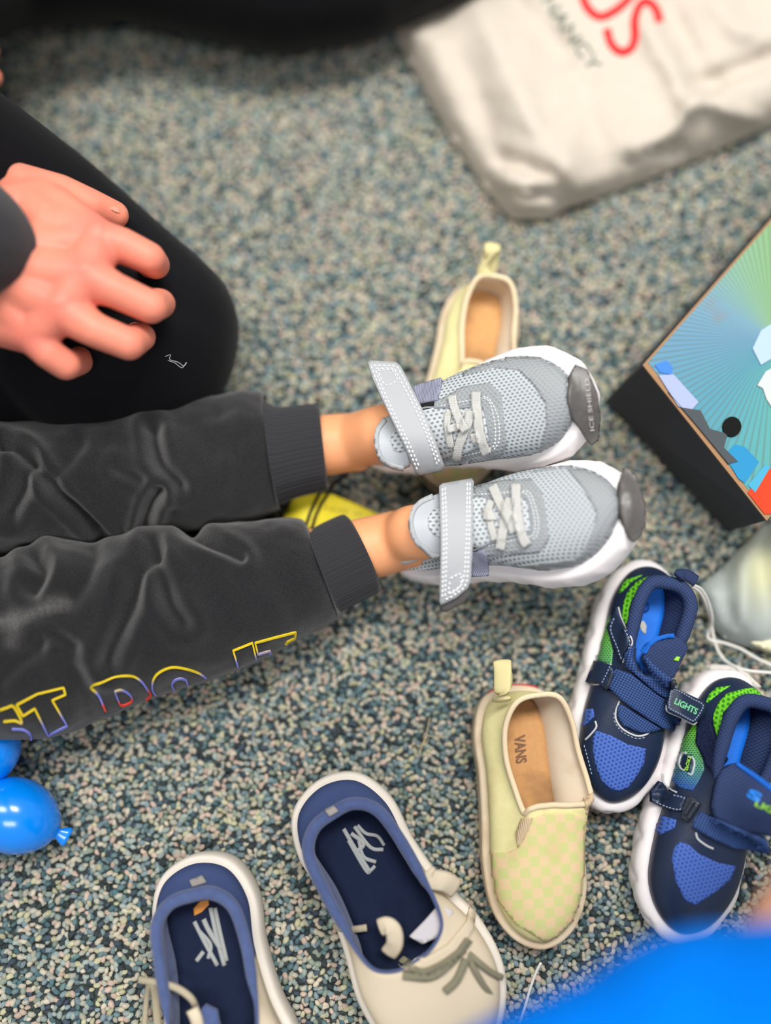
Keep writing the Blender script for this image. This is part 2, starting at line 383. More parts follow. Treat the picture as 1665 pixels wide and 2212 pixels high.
def carpet():
    sp = .0037; ang = math.radians(-24); ca, sa = math.cos(ang), math.sin(ang)
    g = np.arange(-.8, .8, sp); h = np.arange(-.8, .8, sp * .9)
    X, Y = np.meshgrid(g, h); X = X + (np.arange(len(h)) % 2)[:, None] * sp * .5
    q = np.stack([X.ravel(), Y.ravel()], 1) + rng.normal(0, .00075, (X.size, 2)); q = q @ np.array([[ca, sa], [-sa, ca]])
    k = (np.abs(q[:, 0]) < .375 + .05 * q[:, 1]) & (q[:, 1] > -.40) & (q[:, 1] < .50)
    q = q[k]; big = np.ones(len(q))
    # the pile goes on outside the frame with coarser loops
    gx, gy = np.meshgrid(np.arange(-.8, .7, .0066), np.arange(-.55, .85, .006)); w = np.stack([gx.ravel(), gy.ravel()], 1); w = w + rng.normal(0, .0014, w.shape)
    kk = (np.abs(w[:, 0]) < .372 + .05 * w[:, 1]) & (w[:, 1] > -.397) & (w[:, 1] < .497); w = w[~kk]; q = np.vstack([q, w]); big = np.r_[big, np.full(len(w), 1.75)]; n = len(q)
    S, Rr = 5, 4; a = np.arange(S) * 2 * math.pi / S; t = np.linspace(-1.15, 1.15, Rr)
    arch = np.stack([np.sin(t) * .0019, 0 * t, np.cos(t) * .0024], 1); tg = np.gradient(arch, axis=0); tg /= np.linalg.norm(tg, axis=1)[:, None]
    nx = np.stack([-tg[:, 2], 0 * t, tg[:, 0]], 1); rad = np.array([.0013, .0019, .0019, .0013])
    one = (arch[:, None] + rad[:, None, None] * (np.cos(a)[None, :, None] * nx[:, None] + np.sin(a)[None, :, None] * np.array([0, 1.0, 0]))).reshape(-1, 3)
    f1 = np.array([(i * S + j, i * S + (j + 1) % S, (i + 1) * S + (j + 1) % S, (i + 1) * S + j) for i in range(Rr - 1) for j in range(S)])
    th = rng.normal(ang + .5, .9, n); s = rng.uniform(.75, 1.15, n) * big; tl = rng.normal(0, .35, n)
    cx, sx, ct, st = np.cos(th), np.sin(th), np.cos(tl), np.sin(tl)
    o = one[None] * s[:, None, None]; y = o[..., 1] * ct[:, None] - o[..., 2] * st[:, None]; z = o[..., 1] * st[:, None] + o[..., 2] * ct[:, None]; x = o[..., 0]
    v = np.stack([x * cx[:, None] - y * sx[:, None] + q[:, :1], x * sx[:, None] + y * cx[:, None] + q[:, 1:], z + rng.uniform(-.0009, .0004, n)[:, None] + FZ - (big[:, None] - 1) * .0022], -1)
    f = (f1[None] + (np.arange(n) * len(one))[:, None, None]).reshape(-1, 4)
    me = bpy.data.meshes.new('carpet_pile'); nv = n * len(one); nf = len(f)
    me.vertices.add(nv); me.vertices.foreach_set('co', v.astype(np.float32).ravel()); me.loops.add(nf * 4); me.loops.foreach_set('vertex_index', f.ravel().astype(np.int32))
    me.polygons.add(nf); me.polygons.foreach_set('loop_start', np.arange(nf, dtype=np.int32) * 4); me.polygons.foreach_set('use_smooth', np.ones(nf, bool)); me.update()
    pal = np.array([c(*k)[:3] for k in [(186, 178, 160), (168, 168, 154), (146, 158, 152), (98, 122, 124), (122, 140, 146), (186, 166, 152), (176, 174, 144), (78, 104, 110), (68, 80, 92), (130, 142, 128), (110, 126, 130), (56, 64, 66)]])
    wt = np.array([.17, .15, .13, .09, .07, .1, .08, .06, .05, .07, .06, .05]); wt = wt / wt.sum()
    # yarns of one colour run on for a few stitches
    base = rng.choice(len(pal), n, p=wt); cl = pal[base] * rng.uniform(.75, 1.1, (n, 1))
    a = me.color_attributes.new('pigment', 'FLOAT_COLOR', 'POINT'); a.data.foreach_set('color', np.repeat(np.c_[cl, np.ones(n)], len(one), 0).astype(np.float32).ravel())
    me.materials.append(mat('carpet_yarn', c(150, 150, 140), .9, .15, attr='pigment', mottle=.12, mscale=1500))
    o = bpy.data.objects.new('carpet_pile', me); COL.objects.link(o)
    tag(o, 'looped carpet pile of teal, beige and grey yarn', 'carpet', kind='stuff')
carpet()
# ------------------------------------------------------------------ shoes
OUT = np.array([(0, 0), (.045, .105), (.17, .155), (.33, .15), (.5, .165), (.66, .2), (.82, .19), (.945, .115),
                (1.0, .0), (.955, -.11), (.84, -.185), (.67, -.2), (.5, -.165), (.33, -.145), (.17, -.15), (.045, -.105)])
class Shoe:
    """a shoe as a skin stretched between the sole's edge and the opening, in its own frame: x to the toe, z up"""
    def __init__(s, name, label, cat, M, L, group=None, width=1.0, out=OUT, top=None, zs=None, rise=None, kk=None, dz=None, inset=.0, n=10, m=18, side=1, bulge=None):
        s.root = empty(name, None, label, cat, group, M); s.M = M; s.L = L; K = len(out); s.n = n
        o = np.array(out) * [1, width * side] * L
        s.o2 = cr(o, n, True); t = np.roll(s.o2, -1, 0) - np.roll(s.o2, 1, 0); t /= np.linalg.norm(t, axis=1)[:, None]
        nn = np.stack([t[:, 1], -t[:, 0]], 1); ce = s.o2.mean(0)
        if ((s.o2 - ce) * nn).sum() < 0: nn = -nn
        s.n2 = nn
        f = lambda a, d: cr(np.broadcast_to(np.asarray(a if a is not None else d, float), (K,)), n, True)[:, 0] * L
        s.zs = f(zs, .1); rise = f(rise, .12); kk = f(kk, .2) / L; dz = f(dz, -.08); bu = f(bulge, .012)
        T = cr(np.array(top) * [1, side, 1] * L, n, True); s.T = T
        B0 = np.c_[s.o2 - nn * inset, s.zs]; B1 = np.c_[B0[:, :2] + nn * bu[:, None], s.zs + rise]
        B2 = np.c_[T[:, :2] + kk[:, None] * (B0[:, :2] - T[:, :2]), T[:, 2] + dz]; w = np.linspace(0, 1, m)[None, :, None]
        G = (1 - w) ** 3 * B0[:, None] + 3 * w * (1 - w) ** 2 * B1[:, None] + 3 * w * w * (1 - w) * B2[:, None] + w ** 3 * T[:, None]
        s.G = G; s.N, s.m = G.shape[:2]; s.tr = []
    def w(s, p): p = np.asarray(p, float).reshape(-1, 3); return p @ s.M[:3, :3].T + s.M[:3, 3]
    def add(s, name, v, f, m, parent=None, cast=False, **k):
        v = np.asarray(v, float).reshape(-1, 3); uv = k.pop('uv', v[:, :2])
        if parent is None and cast: s.tr.append(bvh(s.w(v), f))
        elif cast: s.tr.append(bvh(s.w(v), f))
        return mk(name, s.w(v), f, m, parent or s.root, uv=uv, **k)
    def upper(s, m, warp=None, col=None, name='upper'):
        if warp is not None: s.G = warp(s.G)
        v = s.G.reshape(-1, 3); f = grid(s.N, s.m); d = s.G - s.G.mean((0, 1)) * [1, 1, .2]
        a = np.cumsum(np.r_[0, np.linalg.norm(np.diff(s.o2, axis=0), axis=1)]); uv = v[:, :2].copy()
        inner = v - s.normals().reshape(-1, 3) * .0012; n = len(v)
        rim = [(i * s.m + s.m - 1, ((i + 1) % s.N) * s.m + s.m - 1, n + ((i + 1) % s.N) * s.m + s.m - 1, n + i * s.m + s.m - 1) for i in range(s.N)]
        s.up = s.add(name, np.vstack([v, inner]), f + [tuple(n + i for i in q[::-1]) for q in f] + rim, m, cast=False, uv=np.vstack([uv, uv]),
                     col=None if col is None else np.vstack([col(v), col(v)]))
        s.tr.append(bvh(s.w(v), f)); s.trU = s.tr[-1:]; return s.up
    def normals(s):
        G = s.G; du = np.roll(G, -1, 0) - np.roll(G, 1, 0); dv = np.gradient(G, axis=1); n = np.cross(du, dv); n /= np.linalg.norm(n, axis=-1)[..., None] + 1e-9
        return n if (n[..., 2].mean() > 0) else -n
    def lining(s, m, t=.003, pull=0.0, name='lining'):
        k = s.normals(); ramp = np.clip(np.linspace(1, .35, s.m), 0, 1)[None, :, None] ** .7
        v = (s.G - k * t * ramp)
        v[..., 1] -= pull * v[..., 1] * np.clip(np.linspace(1, -.25, s.m), 0, 1)[None] ** .8 * np.clip((.8 - v[..., 0] / s.L) / .3, 0, 1)
        v[:, 0, 2] = s.zs - .001; s.H = v
        return s.add(name, v.reshape(-1, 3), grid(s.N, s.m), m)
    def insole(s, m, ins=.012, z=.004, name='insole'):
        H = s.H; j = 2; a = H[:, j, :2]; a = a.mean(0) + (a - a.mean(0)) * (1 - ins); zz = s.zs + z; ce = np.c_[a[:, 0], a[:, 1] * 0, zz]; rows = [np.c_[a, zz - .003]] + [np.c_[a * [1, 0] + a * [0, 1] * k, zz] for k in (.995, .75, .4, .05, -.0)]
        v = np.stack(rows, 1); fs = grid(s.N, len(rows)); o = s.add(name, v.reshape(-1, 3), fs, m); s.trI = [bvh(s.w(v.reshape(-1, 3)), fs)]; return o
    def collar(s, m, r=.003, lo=0, hi=None, name='collar', drop=.0, rad=None, sides=10, inward=0.0):
        T = s.G[:, -1].copy(); T[:, 2] -= drop; hi = s.N if hi is None else hi
        if inward:
            ce = T[:, :2].mean(0); d = ce - T[:, :2]; d /= np.linalg.norm(d, axis=1)[:, None]; T[:, :2] += d * inward
        ix = [i % s.N for i in range(lo, hi)]; full = len(ix) >= s.N
        rr = r if rad is None else rad(np.array([T[i, 0] / s.L for i in ix]))
        v, f = tube(T[ix], rr, sides, closed=full); return s.add(name, v, f, m, cast=True)
    def sole(s, m, prof, relief=None, name='sole', spring=None, dens=1, parent=None, lo=0, hi=None, col=None, cast=True, x0=None):
        """prof: rows of (height 0..1 of the wall, outward offset)"""
        a = np.cumsum(np.r_[0, np.linalg.norm(np.diff(s.o2, axis=0), axis=1)]); R = []
        sp = np.zeros(s.N) if spring is None else spring(s.o2[:, 0] / s.L)
        for h, of in prof:
            z = s.zs * h + sp * (1 - h) + .0; q = s.o2 + s.n2 * of
            if relief is not None: q = q + s.n2 * relief(a, h, s.o2[:, 0] / s.L)[:, None]
            R.append(np.c_[q, z])
        v = np.stack(R, 1); mm = v.shape[1]; fs = grid(s.N, mm); v = v.reshape(-1, 3)
        top = tuple(i * mm + mm - 1 for i in range(s.N)); bot = tuple(i * mm for i in range(s.N))[::-1]
        o = s.add(name, v, fs + [top, bot], m, cast=cast, parent=parent); s.trS = [bvh(s.w(v), fs)]; return o

WHITE = mat('white_rubber', c(236, 230, 230), .5, .35, mottle=.03, mscale=60)
def wall(k, r, steps=8):
    """a rounded sole wall: rows from the ground to the top, bulging by r"""
    t = np.linspace(0, 1, steps); return [(h, k + r * math.sin(math.pi * h) ** .6 if 0 < h < 1 else k) for h in t]

# ---------------- the two grey strap sneakers on the child's feet
GREY = mat('grey_mesh_knit', c(178, 184, 187), .8, .2, pat=('dots', .0031, .0021, .27, c(104, 113, 120), .1))
FILM = mat('grey_film_overlay', c(146, 150, 152), .55, .35, pat=('dots', .0031, .0021, .3, c(136, 142, 147), .2))
STRAP = mat('grey_strap_leather', c(163, 166, 169), .6, .3, bump=.25, bscale=1400)
THREAD = mat('white_thread', c(226, 228, 230), .8, .2)
TONG = mat('grey_tongue_mesh', c(186, 191, 194), .8, .2, pat=('dots', .0036, .0026, .26, c(120, 128, 133), .1))
LACE = mat('grey_elastic_lace', c(204, 204, 200), .8, .2, pat=('weave', .0007, c(160, 160, 156)))
CAPM = mat('dark_grey_toe_rubber', c(84, 81, 79), .38, .5, mottle=.06, mscale=120)
HOOK = mat('lavender_hook_tape', c(150, 152, 170), .85, .2, pat=('rib', .0011, c(118, 120, 140), 0))
BLK = mat('black_fabric', c(26, 26, 28), .8, .2)
SNK_TOP = np.array([(.06, 0, .30), (.07, .06, .30), (.12, .095, .31), (.2, .1, .33), (.27, .085, .375), (.32, .06, .405), (.345, .035, .42), (.355, .016, .425),
                    (.357, 0, .425), (.355, -.016, .425), (.345, -.035, .42), (.32, -.06, .405), (.27, -.085, .375), (.2, -.1, .33), (.12, -.095, .31), (.07, -.06, .30)])
OUTG = np.array([(0, 0), (.045, .085), (.17, .125), (.33, .13), (.5, .155), (.66, .195), (.82, .19), (.945, .115),
                 (1.0, .0), (.955, -.11), (.84, -.185), (.67, -.195), (.5, -.155), (.33, -.13), (.17, -.125), (.045, -.085)])
def grey_sneaker(label, M, L, side, d):
    zs = [.2, .2, .19, .175, .16, .155, .165, .19, .21, .19, .165, .155, .16, .175, .19, .2]
    s = Shoe('grey_sneaker', label, 'sneaker', M, L, 'grey strap sneakers worn by the child', 1.02, out=OUTG, bulge=[.03, .04, .05, .05, .035, .02, .012, .01, .01, .01, .012, .02, .035, .05, .05, .04], top=SNK_TOP, zs=zs, side=side,
             rise=[.14, .14, .14, .15, .16, .16, .15, .14, .12, .14, .15, .16, .16, .15, .14, .14],
             kk=[.2, .25, .3, .4, .5, .52, .52, .5, .48, .5, .52, .52, .5, .4, .3, .25], dz=[-.1, -.1, -.1, -.1, -.09, -.08, -.09, -.1, -.11, -.1, -.09, -.08, -.09, -.1, -.1, -.1], inset=.002)
    def relief(a, h, x): return .0009 * np.maximum(0, np.sin(a * 2 * math.pi / .02 + h * 3)) ** 3 * (1 if .15 < h < .85 else 0)
    s.sole(WHITE, wall(.003, .0035, 10), relief, spring=lambda x: np.clip((x - .72) / .28, 0, 1) ** 2 * .011 + np.clip((.12 - x) / .12, 0, 1) ** 2 * .004)
    sole = [o for o in s.root.children if o.name.startswith('sole')][0]
    s.upper(GREY); s.lining(mat('grey_lining', c(150, 156, 160), .9, .2)); s.insole(mat('grey_insole', c(150, 150, 150), .9, .2)); s.collar(mat('grey_collar', c(168, 172, 176), .8, .2, bump=.2), .0035, rad=lambda x: np.interp(x, [0, .15, .25, .36], [.0034, .003, .001, .0006]))
    U = s.trU
    for q in d['film']: patch('film_overlay', q, FILM, s.root, U, off=.0001, thick=.0005, step=7, clip=True)
    A = s.trU + s.trS
    cap = patch('toe_cap', d['cap'], CAPM, s.root, A, off=.0004, thick=.0022, step=5, smooth_n=10, drape=60); cap['label'] = 'dark grey rubber toe cap'
    if 'captext' in d: lettering('embossed_lettering', *d['captext'], CAPM2, cap, [TREES[cap.name]], off=.0001, thick=.0004)
    eye = patch('eyestay', d['eye'], FILM, s.root, U, off=.0006, thick=.0006, step=8)
    for q in d['eyestitch']: seam('stitching', q, THREAD, eye, [TREES[eye.name]], .0004, .0002, dash=(5, 3))
    to = patch('tongue', d['tongue'], TONG, s.root, U, off=.0008, thick=.0014, step=7); TT = [TREES[to.name], TREES[eye.name]] + U
    seam('tongue_edge', d['tongue'], mat('grey_edge', c(140, 146, 152), .8), to, TT, .0007, .0002, closed=True)
    for q, w in d['lace']:
        l = band('lace', q, w, LACE, s.root, TT, off=.0022 if w > 17 else .0012, thick=.0009, step=4, uvrot=.6, smooth_n=8); TT = [TREES[l.name]] + TT
    l = patch('lace_loop', d['tab'], LACE, s.root, TT, off=.0012, thick=.001, step=5)
    h = patch('hook_tape', d['hook'], HOOK, s.root, U, off=.0006, thick=.0013, step=5, drape=40); h['label'] = 'lavender hook tape'
    patch('black_tape_end', d['black'], BLK, s.root, U, off=.0008, thick=.0006, step=4)
    tp = patch('tongue_top', d['tip'], mat('grey_tongue_film', c(170, 175, 180), .5, .35), s.root, U, z=d['tipz'], off=0, thick=.003, skirt=.0015, step=7)
    TREES[tp.name] and band('tongue_binding', d['tipedge'], 9, STRAP, tp, [TREES[tp.name]], off=.0004, thick=.0012, step=5)
    patch('tongue_window', d['tipmesh'], TONG, tp, [TREES[tp.name]], off=.0002, thick=.0006, step=6, local=s.root.name)
    st = patch('strap', d['strap'], STRAP, s.root, U, z=d['strapz'], off=0, thick=.0022, skirt=.0006, step=8); ST = [TREES[st.name]]
    for q in d['stitch']: seam('stitching', q, THREAD, st, ST, .00055, .0003, dash=(6.5, 3.5))
    if 'under' in d: u = patch('strap_end', d['under'], CAPM, st, ST, z=lambda x, y: d['strapz'](x, y) - .003, off=0, thick=.0025, step=6); u['label'] = 'black rubber strap end'
    return s
CAPM2 = mat('pale_grey_embossing', c(176, 172, 168), .5, .3)
def place(L, loc, px, z, d, pitch, roll=0):
    """matrix putting the shoe's local point loc (in lengths) under photo pixel px at height z"""
    M = frame(np.zeros(3), d, pitch, roll); M[:3, 3] = P(px[0], px[1], z) - M[:3, :3] @ (np.array(loc) * L); return M
Ls = .172; pit = math.radians(34)
M1 = place(Ls, (1.0, 0, .1), (1274, 852), .1135, (math.cos(math.radians(0)), math.sin(math.radians(0))), pit, math.radians(14))
M2 = place(Ls, (1.0, 0, .1), (1368, 1103), .1115, (math.cos(math.radians(2)), math.sin(math.radians(2))), pit, math.radians(-2))
d1 = dict(
 film=[[(1000, 800), (1080, 762), (1150, 752), (1200, 770), (1224, 805), (1222, 860), (1234, 900), (1252, 930), (1244, 965), (1200, 992), (1100, 1004), (1095, 988), (1165, 972), (1180, 920), (1178, 872), (1150, 828), (1120, 800), (1065, 795), (1000, 813)]],
 cap=[(1227, 815), (1238, 793), (1264, 804), (1283, 850), (1290, 900), (1286, 946), (1271, 957), (1252, 928), (1232, 902), (1222, 865)],
 captext=('ICE SHIELD', (1283, 930), (-12, -112), (-9, 1)),
 eye=[(905, 878), (948, 866), (1000, 836), (1058, 828), (1082, 850), (1090, 920), (1095, 958), (1080, 988), (990, 1002), (955, 1004), (905, 900)],
 eyestitch=[[(950, 878), (1000, 868), (1050, 862), (1066, 900), (1070, 945), (1060, 968), (1000, 985), (955, 994)], [(1043, 856), (1058, 864), (1075, 900), (1078, 950), (1066, 972)]],
 tongue=[(905, 890), (945, 880), (1000, 880), (1040, 876), (1050, 905), (1056, 950), (1025, 968), (985, 984), (953, 992), (925, 960)],
 lace=[([(972, 887), (967, 905), (969, 930), (975, 965)], 15), ([(1018, 888), (1012, 915), (1001, 940), (991, 965), (988, 988)], 19), ([(1024, 935), (1030, 955)], 16), ([(978, 857), (983, 880), (993, 906), (1008, 930)], 18), ([(1030, 848), (1031, 880), (1036, 925), (1043, 955), (1053, 976)], 20)],
 tab=[(966, 917), (992, 914), (993, 930), (967, 935)], hook=[(897, 838), (955, 820), (952, 842), (946, 866), (903, 875), (893, 858)], black=[(903, 876), (940, 869), (938, 880), (925, 889), (906, 888)],
 tip=[(845, 898), (826, 908), (812, 928), (808, 950), (813, 975), (824, 996), (846, 1008), (868, 1014), (886, 1006), (876, 960), (860, 915)], tipz=lambda x, y: .094 - ((y - 955) / 55) ** 2 * .007,
 tipedge=[(832, 908), (816, 930), (813, 953), (818, 976), (829, 994), (849, 1005), (872, 1010)], tipmesh=[(862, 925), (846, 935), (843, 952), (850, 972), (864, 977), (876, 972), (872, 950)],
 strap=[(794, 785), (800, 781), (855, 785), (865, 793), (875, 812), (915, 892), (942, 960), (959, 1008), (952, 1018), (907, 1027), (897, 1021), (872, 962), (835, 885), (806, 822)],
 strapz=lambda x, y: (.109) - (max(0, (y - 930)) / 90) ** 2 * .02 - (max(0, 900 - y) / 120) ** 2 * .010,
 stitch=[[(801, 790), (812, 820), (840, 884), (877, 960), (903, 1018)], [(806, 790), (852, 792), (866, 808), (908, 893), (936, 962), (951, 1006)], [(812, 797), (848, 797), (858, 810), (902, 896), (930, 962), (946, 1009)], [(811, 800), (820, 824), (846, 884), (883, 958), (908, 1014)],
         [(815, 801), (846, 800), (854, 812), (856, 824), (832, 832), (815, 801)]])
d2 = dict(
 film=[[(1150, 1020), (1210, 1002), (1290, 1000), (1325, 1020), (1337, 1036), (1333, 1080), (1340, 1120), (1352, 1150), (1340, 1175), (1310, 1210), (1240, 1236), (1130, 1244), (1090, 1240), (1110, 1222), (1240, 1205), (1262, 1185), (1285, 1130), (1287, 1105), (1262, 1060), (1225, 1012), (1190, 1018)]],
 cap=[(1336, 1040), (1347, 1012), (1369, 1034), (1385, 1090), (1386, 1130), (1377, 1157), (1362, 1169), (1349, 1150), (1337, 1112), (1332, 1070)],
 eye=[(1024, 1052), (1080, 1040), (1150, 1036), (1170, 1060), (1180, 1110), (1187, 1165), (1165, 1192), (1060, 1200), (1024, 1192)],
 eyestitch=[[(1022, 1069), (1060, 1067), (1128, 1064), (1146, 1085), (1155, 1130), (1148, 1158), (1110, 1166), (1060, 1178), (1026, 1184)], [(1128, 1060), (1146, 1068), (1162, 1120), (1160, 1155), (1148, 1166)]],
 tongue=[(1020, 1078), (1060, 1076), (1128, 1075), (1140, 1088), (1147, 1145), (1110, 1160), (1060, 1172), (1040, 1180), (1018, 1180)],
 lace=[([(1062, 1083), (1056, 1105), (1061, 1135), (1070, 1166)], 15), ([(1104, 1078), (1098, 1110), (1089, 1140), (1082, 1184)], 20), ([(1066, 1054), (1079, 1083), (1098, 1116), (1113, 1150)], 20), ([(1116, 1050), (1117, 1090), (1122, 1130), (1130, 1158), (1140, 1177)], 20)],
 tab=[(1042, 1098), (1066, 1103), (1076, 1125), (1045, 1125)], hook=[(1020, 1190), (1045, 1187), (1053, 1195), (1056, 1238), (1019, 1241)], black=[(1018, 1176), (1034, 1184), (1033, 1190), (1018, 1190)],
 tip=[(948, 1068), (922, 1078), (903, 1087), (889, 1102), (883, 1126), (887, 1152), (897, 1176), (915, 1188), (927, 1200), (942, 1204), (956, 1200), (956, 1120)], tipz=lambda x, y: .094 - ((y - 1135) / 65) ** 2 * .008,
 tipedge=[(935, 1074), (908, 1087), (893, 1104), (888, 1127), (893, 1152), (903, 1172), (919, 1184), (933, 1198), (950, 1200)], tipmesh=[(952, 1095), (934, 1102), (924, 1120), (925, 1140), (936, 1155), (952, 1162)],
 strap=[(948, 1052), (955, 1046), (1018, 1035), (1023, 1042), (1021, 1120), (1020, 1190), (1016, 1250), (1011, 1270), (985, 1292), (952, 1308), (949, 1300), (952, 1180), (950, 1110)],
 strapz=lambda x, y: (.107) - (max(0, (1130 - y)) / 95) ** 2 * .02 - (max(0, y - 1150) / 150) ** 2 * .016,
 stitch=[[(955, 1054), (957, 1110), (958, 1180), (955, 1298)], [(961, 1052), (963, 1110), (964, 1180), (961, 1292)], [(1015, 1042), (1014, 1120), (1012, 1190), (1006, 1260), (982, 1284), (956, 1298)], [(1009, 1042), (1008, 1120), (1006, 1190), (999, 1256), (978, 1277), (962, 1285)],
         [(972, 1250), (992, 1240), (996, 1246), (993, 1268), (970, 1282), (972, 1250)]],
 under=[(952, 1303), (985, 1289), (1010, 1268), (1012, 1285), (1003, 1302), (963, 1321), (954, 1319)])
S1 = grey_sneaker('grey strap sneaker of the upper leg with its strap end raised off the ankle', M1, Ls, 1, d1)
S2 = grey_sneaker('grey strap sneaker of the lower leg with a black strap end hanging down', M2, Ls, -1, d2)
# ------------------------------------------------------------------ the child lying at the left, legs stretched out
SKIN_C = mat('child_skin', c(226, 158, 112), .5, .35, mottle=.05, mscale=40, sss=.15)
JOG = mat('black_sweat_cloth', c(31, 31, 33), .92, .15, attr='pigment', bump=.7, bscale=1500, sheen=.3, mottle=.35, mscale=900)
CUFF = mat('black_rib_knit', c(44, 44, 47), .9, .15, sheen=.2)
child = empty('person', P(-300, 1080, 0), 'child lying in black joggers with bare ankles and outstretched legs', 'person')
k1 = P(760, 955, .044); k2 = P(868, 1166, .044)                     # ankles
def foot(M, side): 
    f = lambda x, y, z: np.array([x, y * side, z]) * Ls @ M[:3, :3].T + M[:3, 3]; return f
f1, f2 = foot(M1, 1), foot(M2, -1)
limbs = []
for kx, ff, knee, hip in ((k1, f1, P(-80, 1060, .05), P(-640, 1010, .07)), (k2, f2, P(-40, 1400, .05), P(-660, 1300, .07))):
    limbs += [capsule(kx, .0215, kx + (knee - kx) * .2, .0235), capsule(kx + (knee - kx) * .2, .0235, knee, .03), capsule(knee, .03, hip, .045),
              capsule(kx, .0205, ff(.19, 0, .33), .0195), capsule(ff(.14, 0, .26), .022, ff(.12, 0, .2), .017), capsule(ff(.19, 0, .33), .0195, ff(.5, 0, .24), .017), capsule(ff(.5, 0, .24), .017, ff(.8, .02, .2), .012), capsule(ff(.45, .05, .22), .013, ff(.8, .07, .19), .01), capsule(ff(.45, -.05, .22), .013, ff(.78, -.07, .19), .01)]
    limbs += [capsule(kx + np.array([.006, 0.0150, .003]), .0065, kx + np.array([.008, 0.0155, .003]), .0065), capsule(kx + np.array([.004, -.0150, -.002]), .0065, kx + np.array([.006, -.0155, -.002]), .0065)]
limbs += [capsule(P(-640, 1010, .07), .045, P(-660, 1300, .07), .045), capsule(P(-700, 1140, .1), .06, P(-900, 1100, .1), .06)]
v, f = melt(limbs, .0022, 9)
mk('body', v, f, SKIN_C, child)

def trouser(top, bot, hz, n, S=120, z0=.003, creases=(), namp=.0016, seed=0, wear=()):
    """a trouser leg from the two outlines seen in the photograph; hz = thickness above the floor per station"""
    t = cr(top, n); b = cr(bot, n); h = cr(hz, n)[:, 0]; N = len(t); rows = []
    A = np.array([P(x, y, q * .5) for (x, y), q in zip(t, h)]); B = np.array([P(x, y, q * .5) for (x, y), q in zip(b, h)])
    C = (A + B) / 2; hw = np.linalg.norm(A - B, axis=1) / 2; D = (A - B) / (2 * hw[:, None])
    an = np.arange(S) * 2 * math.pi / S; co = np.sign(np.cos(an)) * np.abs(np.cos(an)) ** .82; si = np.sign(np.sin(an)) * np.abs(np.sin(an)) ** .9
    G = C[:, None] * [1, 1, 0] + hw[:, None, None] * co[None, :, None] * D[:, None] * [1, 1, 0]
    G[..., 2] = z0 + h[:, None] * .5 * (1 + si[None])
    nrm = co[None, :, None] * D[:, None] * [1, 1, 0] + si[None, :, None] * np.array([0, 0, 1.0]); nrm /= np.linalg.norm(nrm, axis=-1)[..., None]
    px = pix(G); disp = np.zeros(G.shape[:2]); up = np.clip(nrm[..., 2] + .55, 0, 1)
    for q, dep, w in creases:
        p = cr(q, 30); d = np.sqrt(((px[:, :, None] - p[None, None]) ** 2).sum(-1)).min(-1); w = w * 1.45
        disp += up * (-dep * np.exp(-(d / w) ** 2) + .45 * dep * np.exp(-((d - 2.1 * w) / (1.1 * w)) ** 2))
    nz = np.array([[noise.fractal(V((p[0] * 22 + seed, p[1] * 30, p[2] * 26)), 1.0, 2.0, 3) for p in r] for r in G])
    G = G + nrm * (disp + namp * nz * 1.6)[..., None]; G[..., 2] = np.maximum(G[..., 2], .002)
    base = np.array(c(31, 31, 33)); col = np.tile(base, (N, S, 1))
    for q, w, amt in wear:
        p = cr(q, 30); d = np.sqrt(((px[:, :, None] - p[None, None]) ** 2).sum(-1)).min(-1)
        g = amt * np.exp(-(d / w) ** 2) * (.55 + .35 * rng.random(d.shape)); col = col + g[..., None] * (np.array(c(150, 148, 146)) - col)
    return G, col
def tubemesh(G, cap=True):
    N, S = G.shape[:2]; f = [(i * S + j, i * S + (j + 1) % S, (i + 1) * S + (j + 1) % S, (i + 1) * S + j) for i in range(N - 1) for j in range(S)]
    if cap: f += [tuple((N - 1) * S + j for j in range(S))]
    return G.reshape(-1, 3), f
g1, c1 = trouser([(577, 862), (560, 857), (500, 865), (420, 875), (340, 890), (250, 913), (130, 927), (0, 930), (-150, 915), (-400, 880), (-700, 840)],
                 [(606, 1098), (595, 1102), (540, 1122), (470, 1142), (340, 1158), (260, 1172), (130, 1178), (0, 1200), (-150, 1205), (-400, 1180), (-700, 1150)],
                 [.064, .068, .072, .074, .078, .082, .09, .1, .105, .11,   .14], 36,
                 creases=[([(0, 960), (60, 985), (130, 1070), (220, 1162)], .008, 9), ([(330, 925), (335, 965), (350, 1010), (385, 1050)], .007, 11), ([(345, 1062), (325, 1095), (312, 1140)], .011, 9), ([(250, 1010), (290, 1030), (330, 1048)], .004, 9), ([(60, 1000), (45, 1060), (20, 1110)], .008, 13), ([(170, 960), (140, 1000), (120, 1030)], .003, 12), ([(470, 880), (480, 930), (460, 980)], .0025, 18), ([(510, 960), (520, 1010), (510, 1060)], .002, 14)], seed=1)
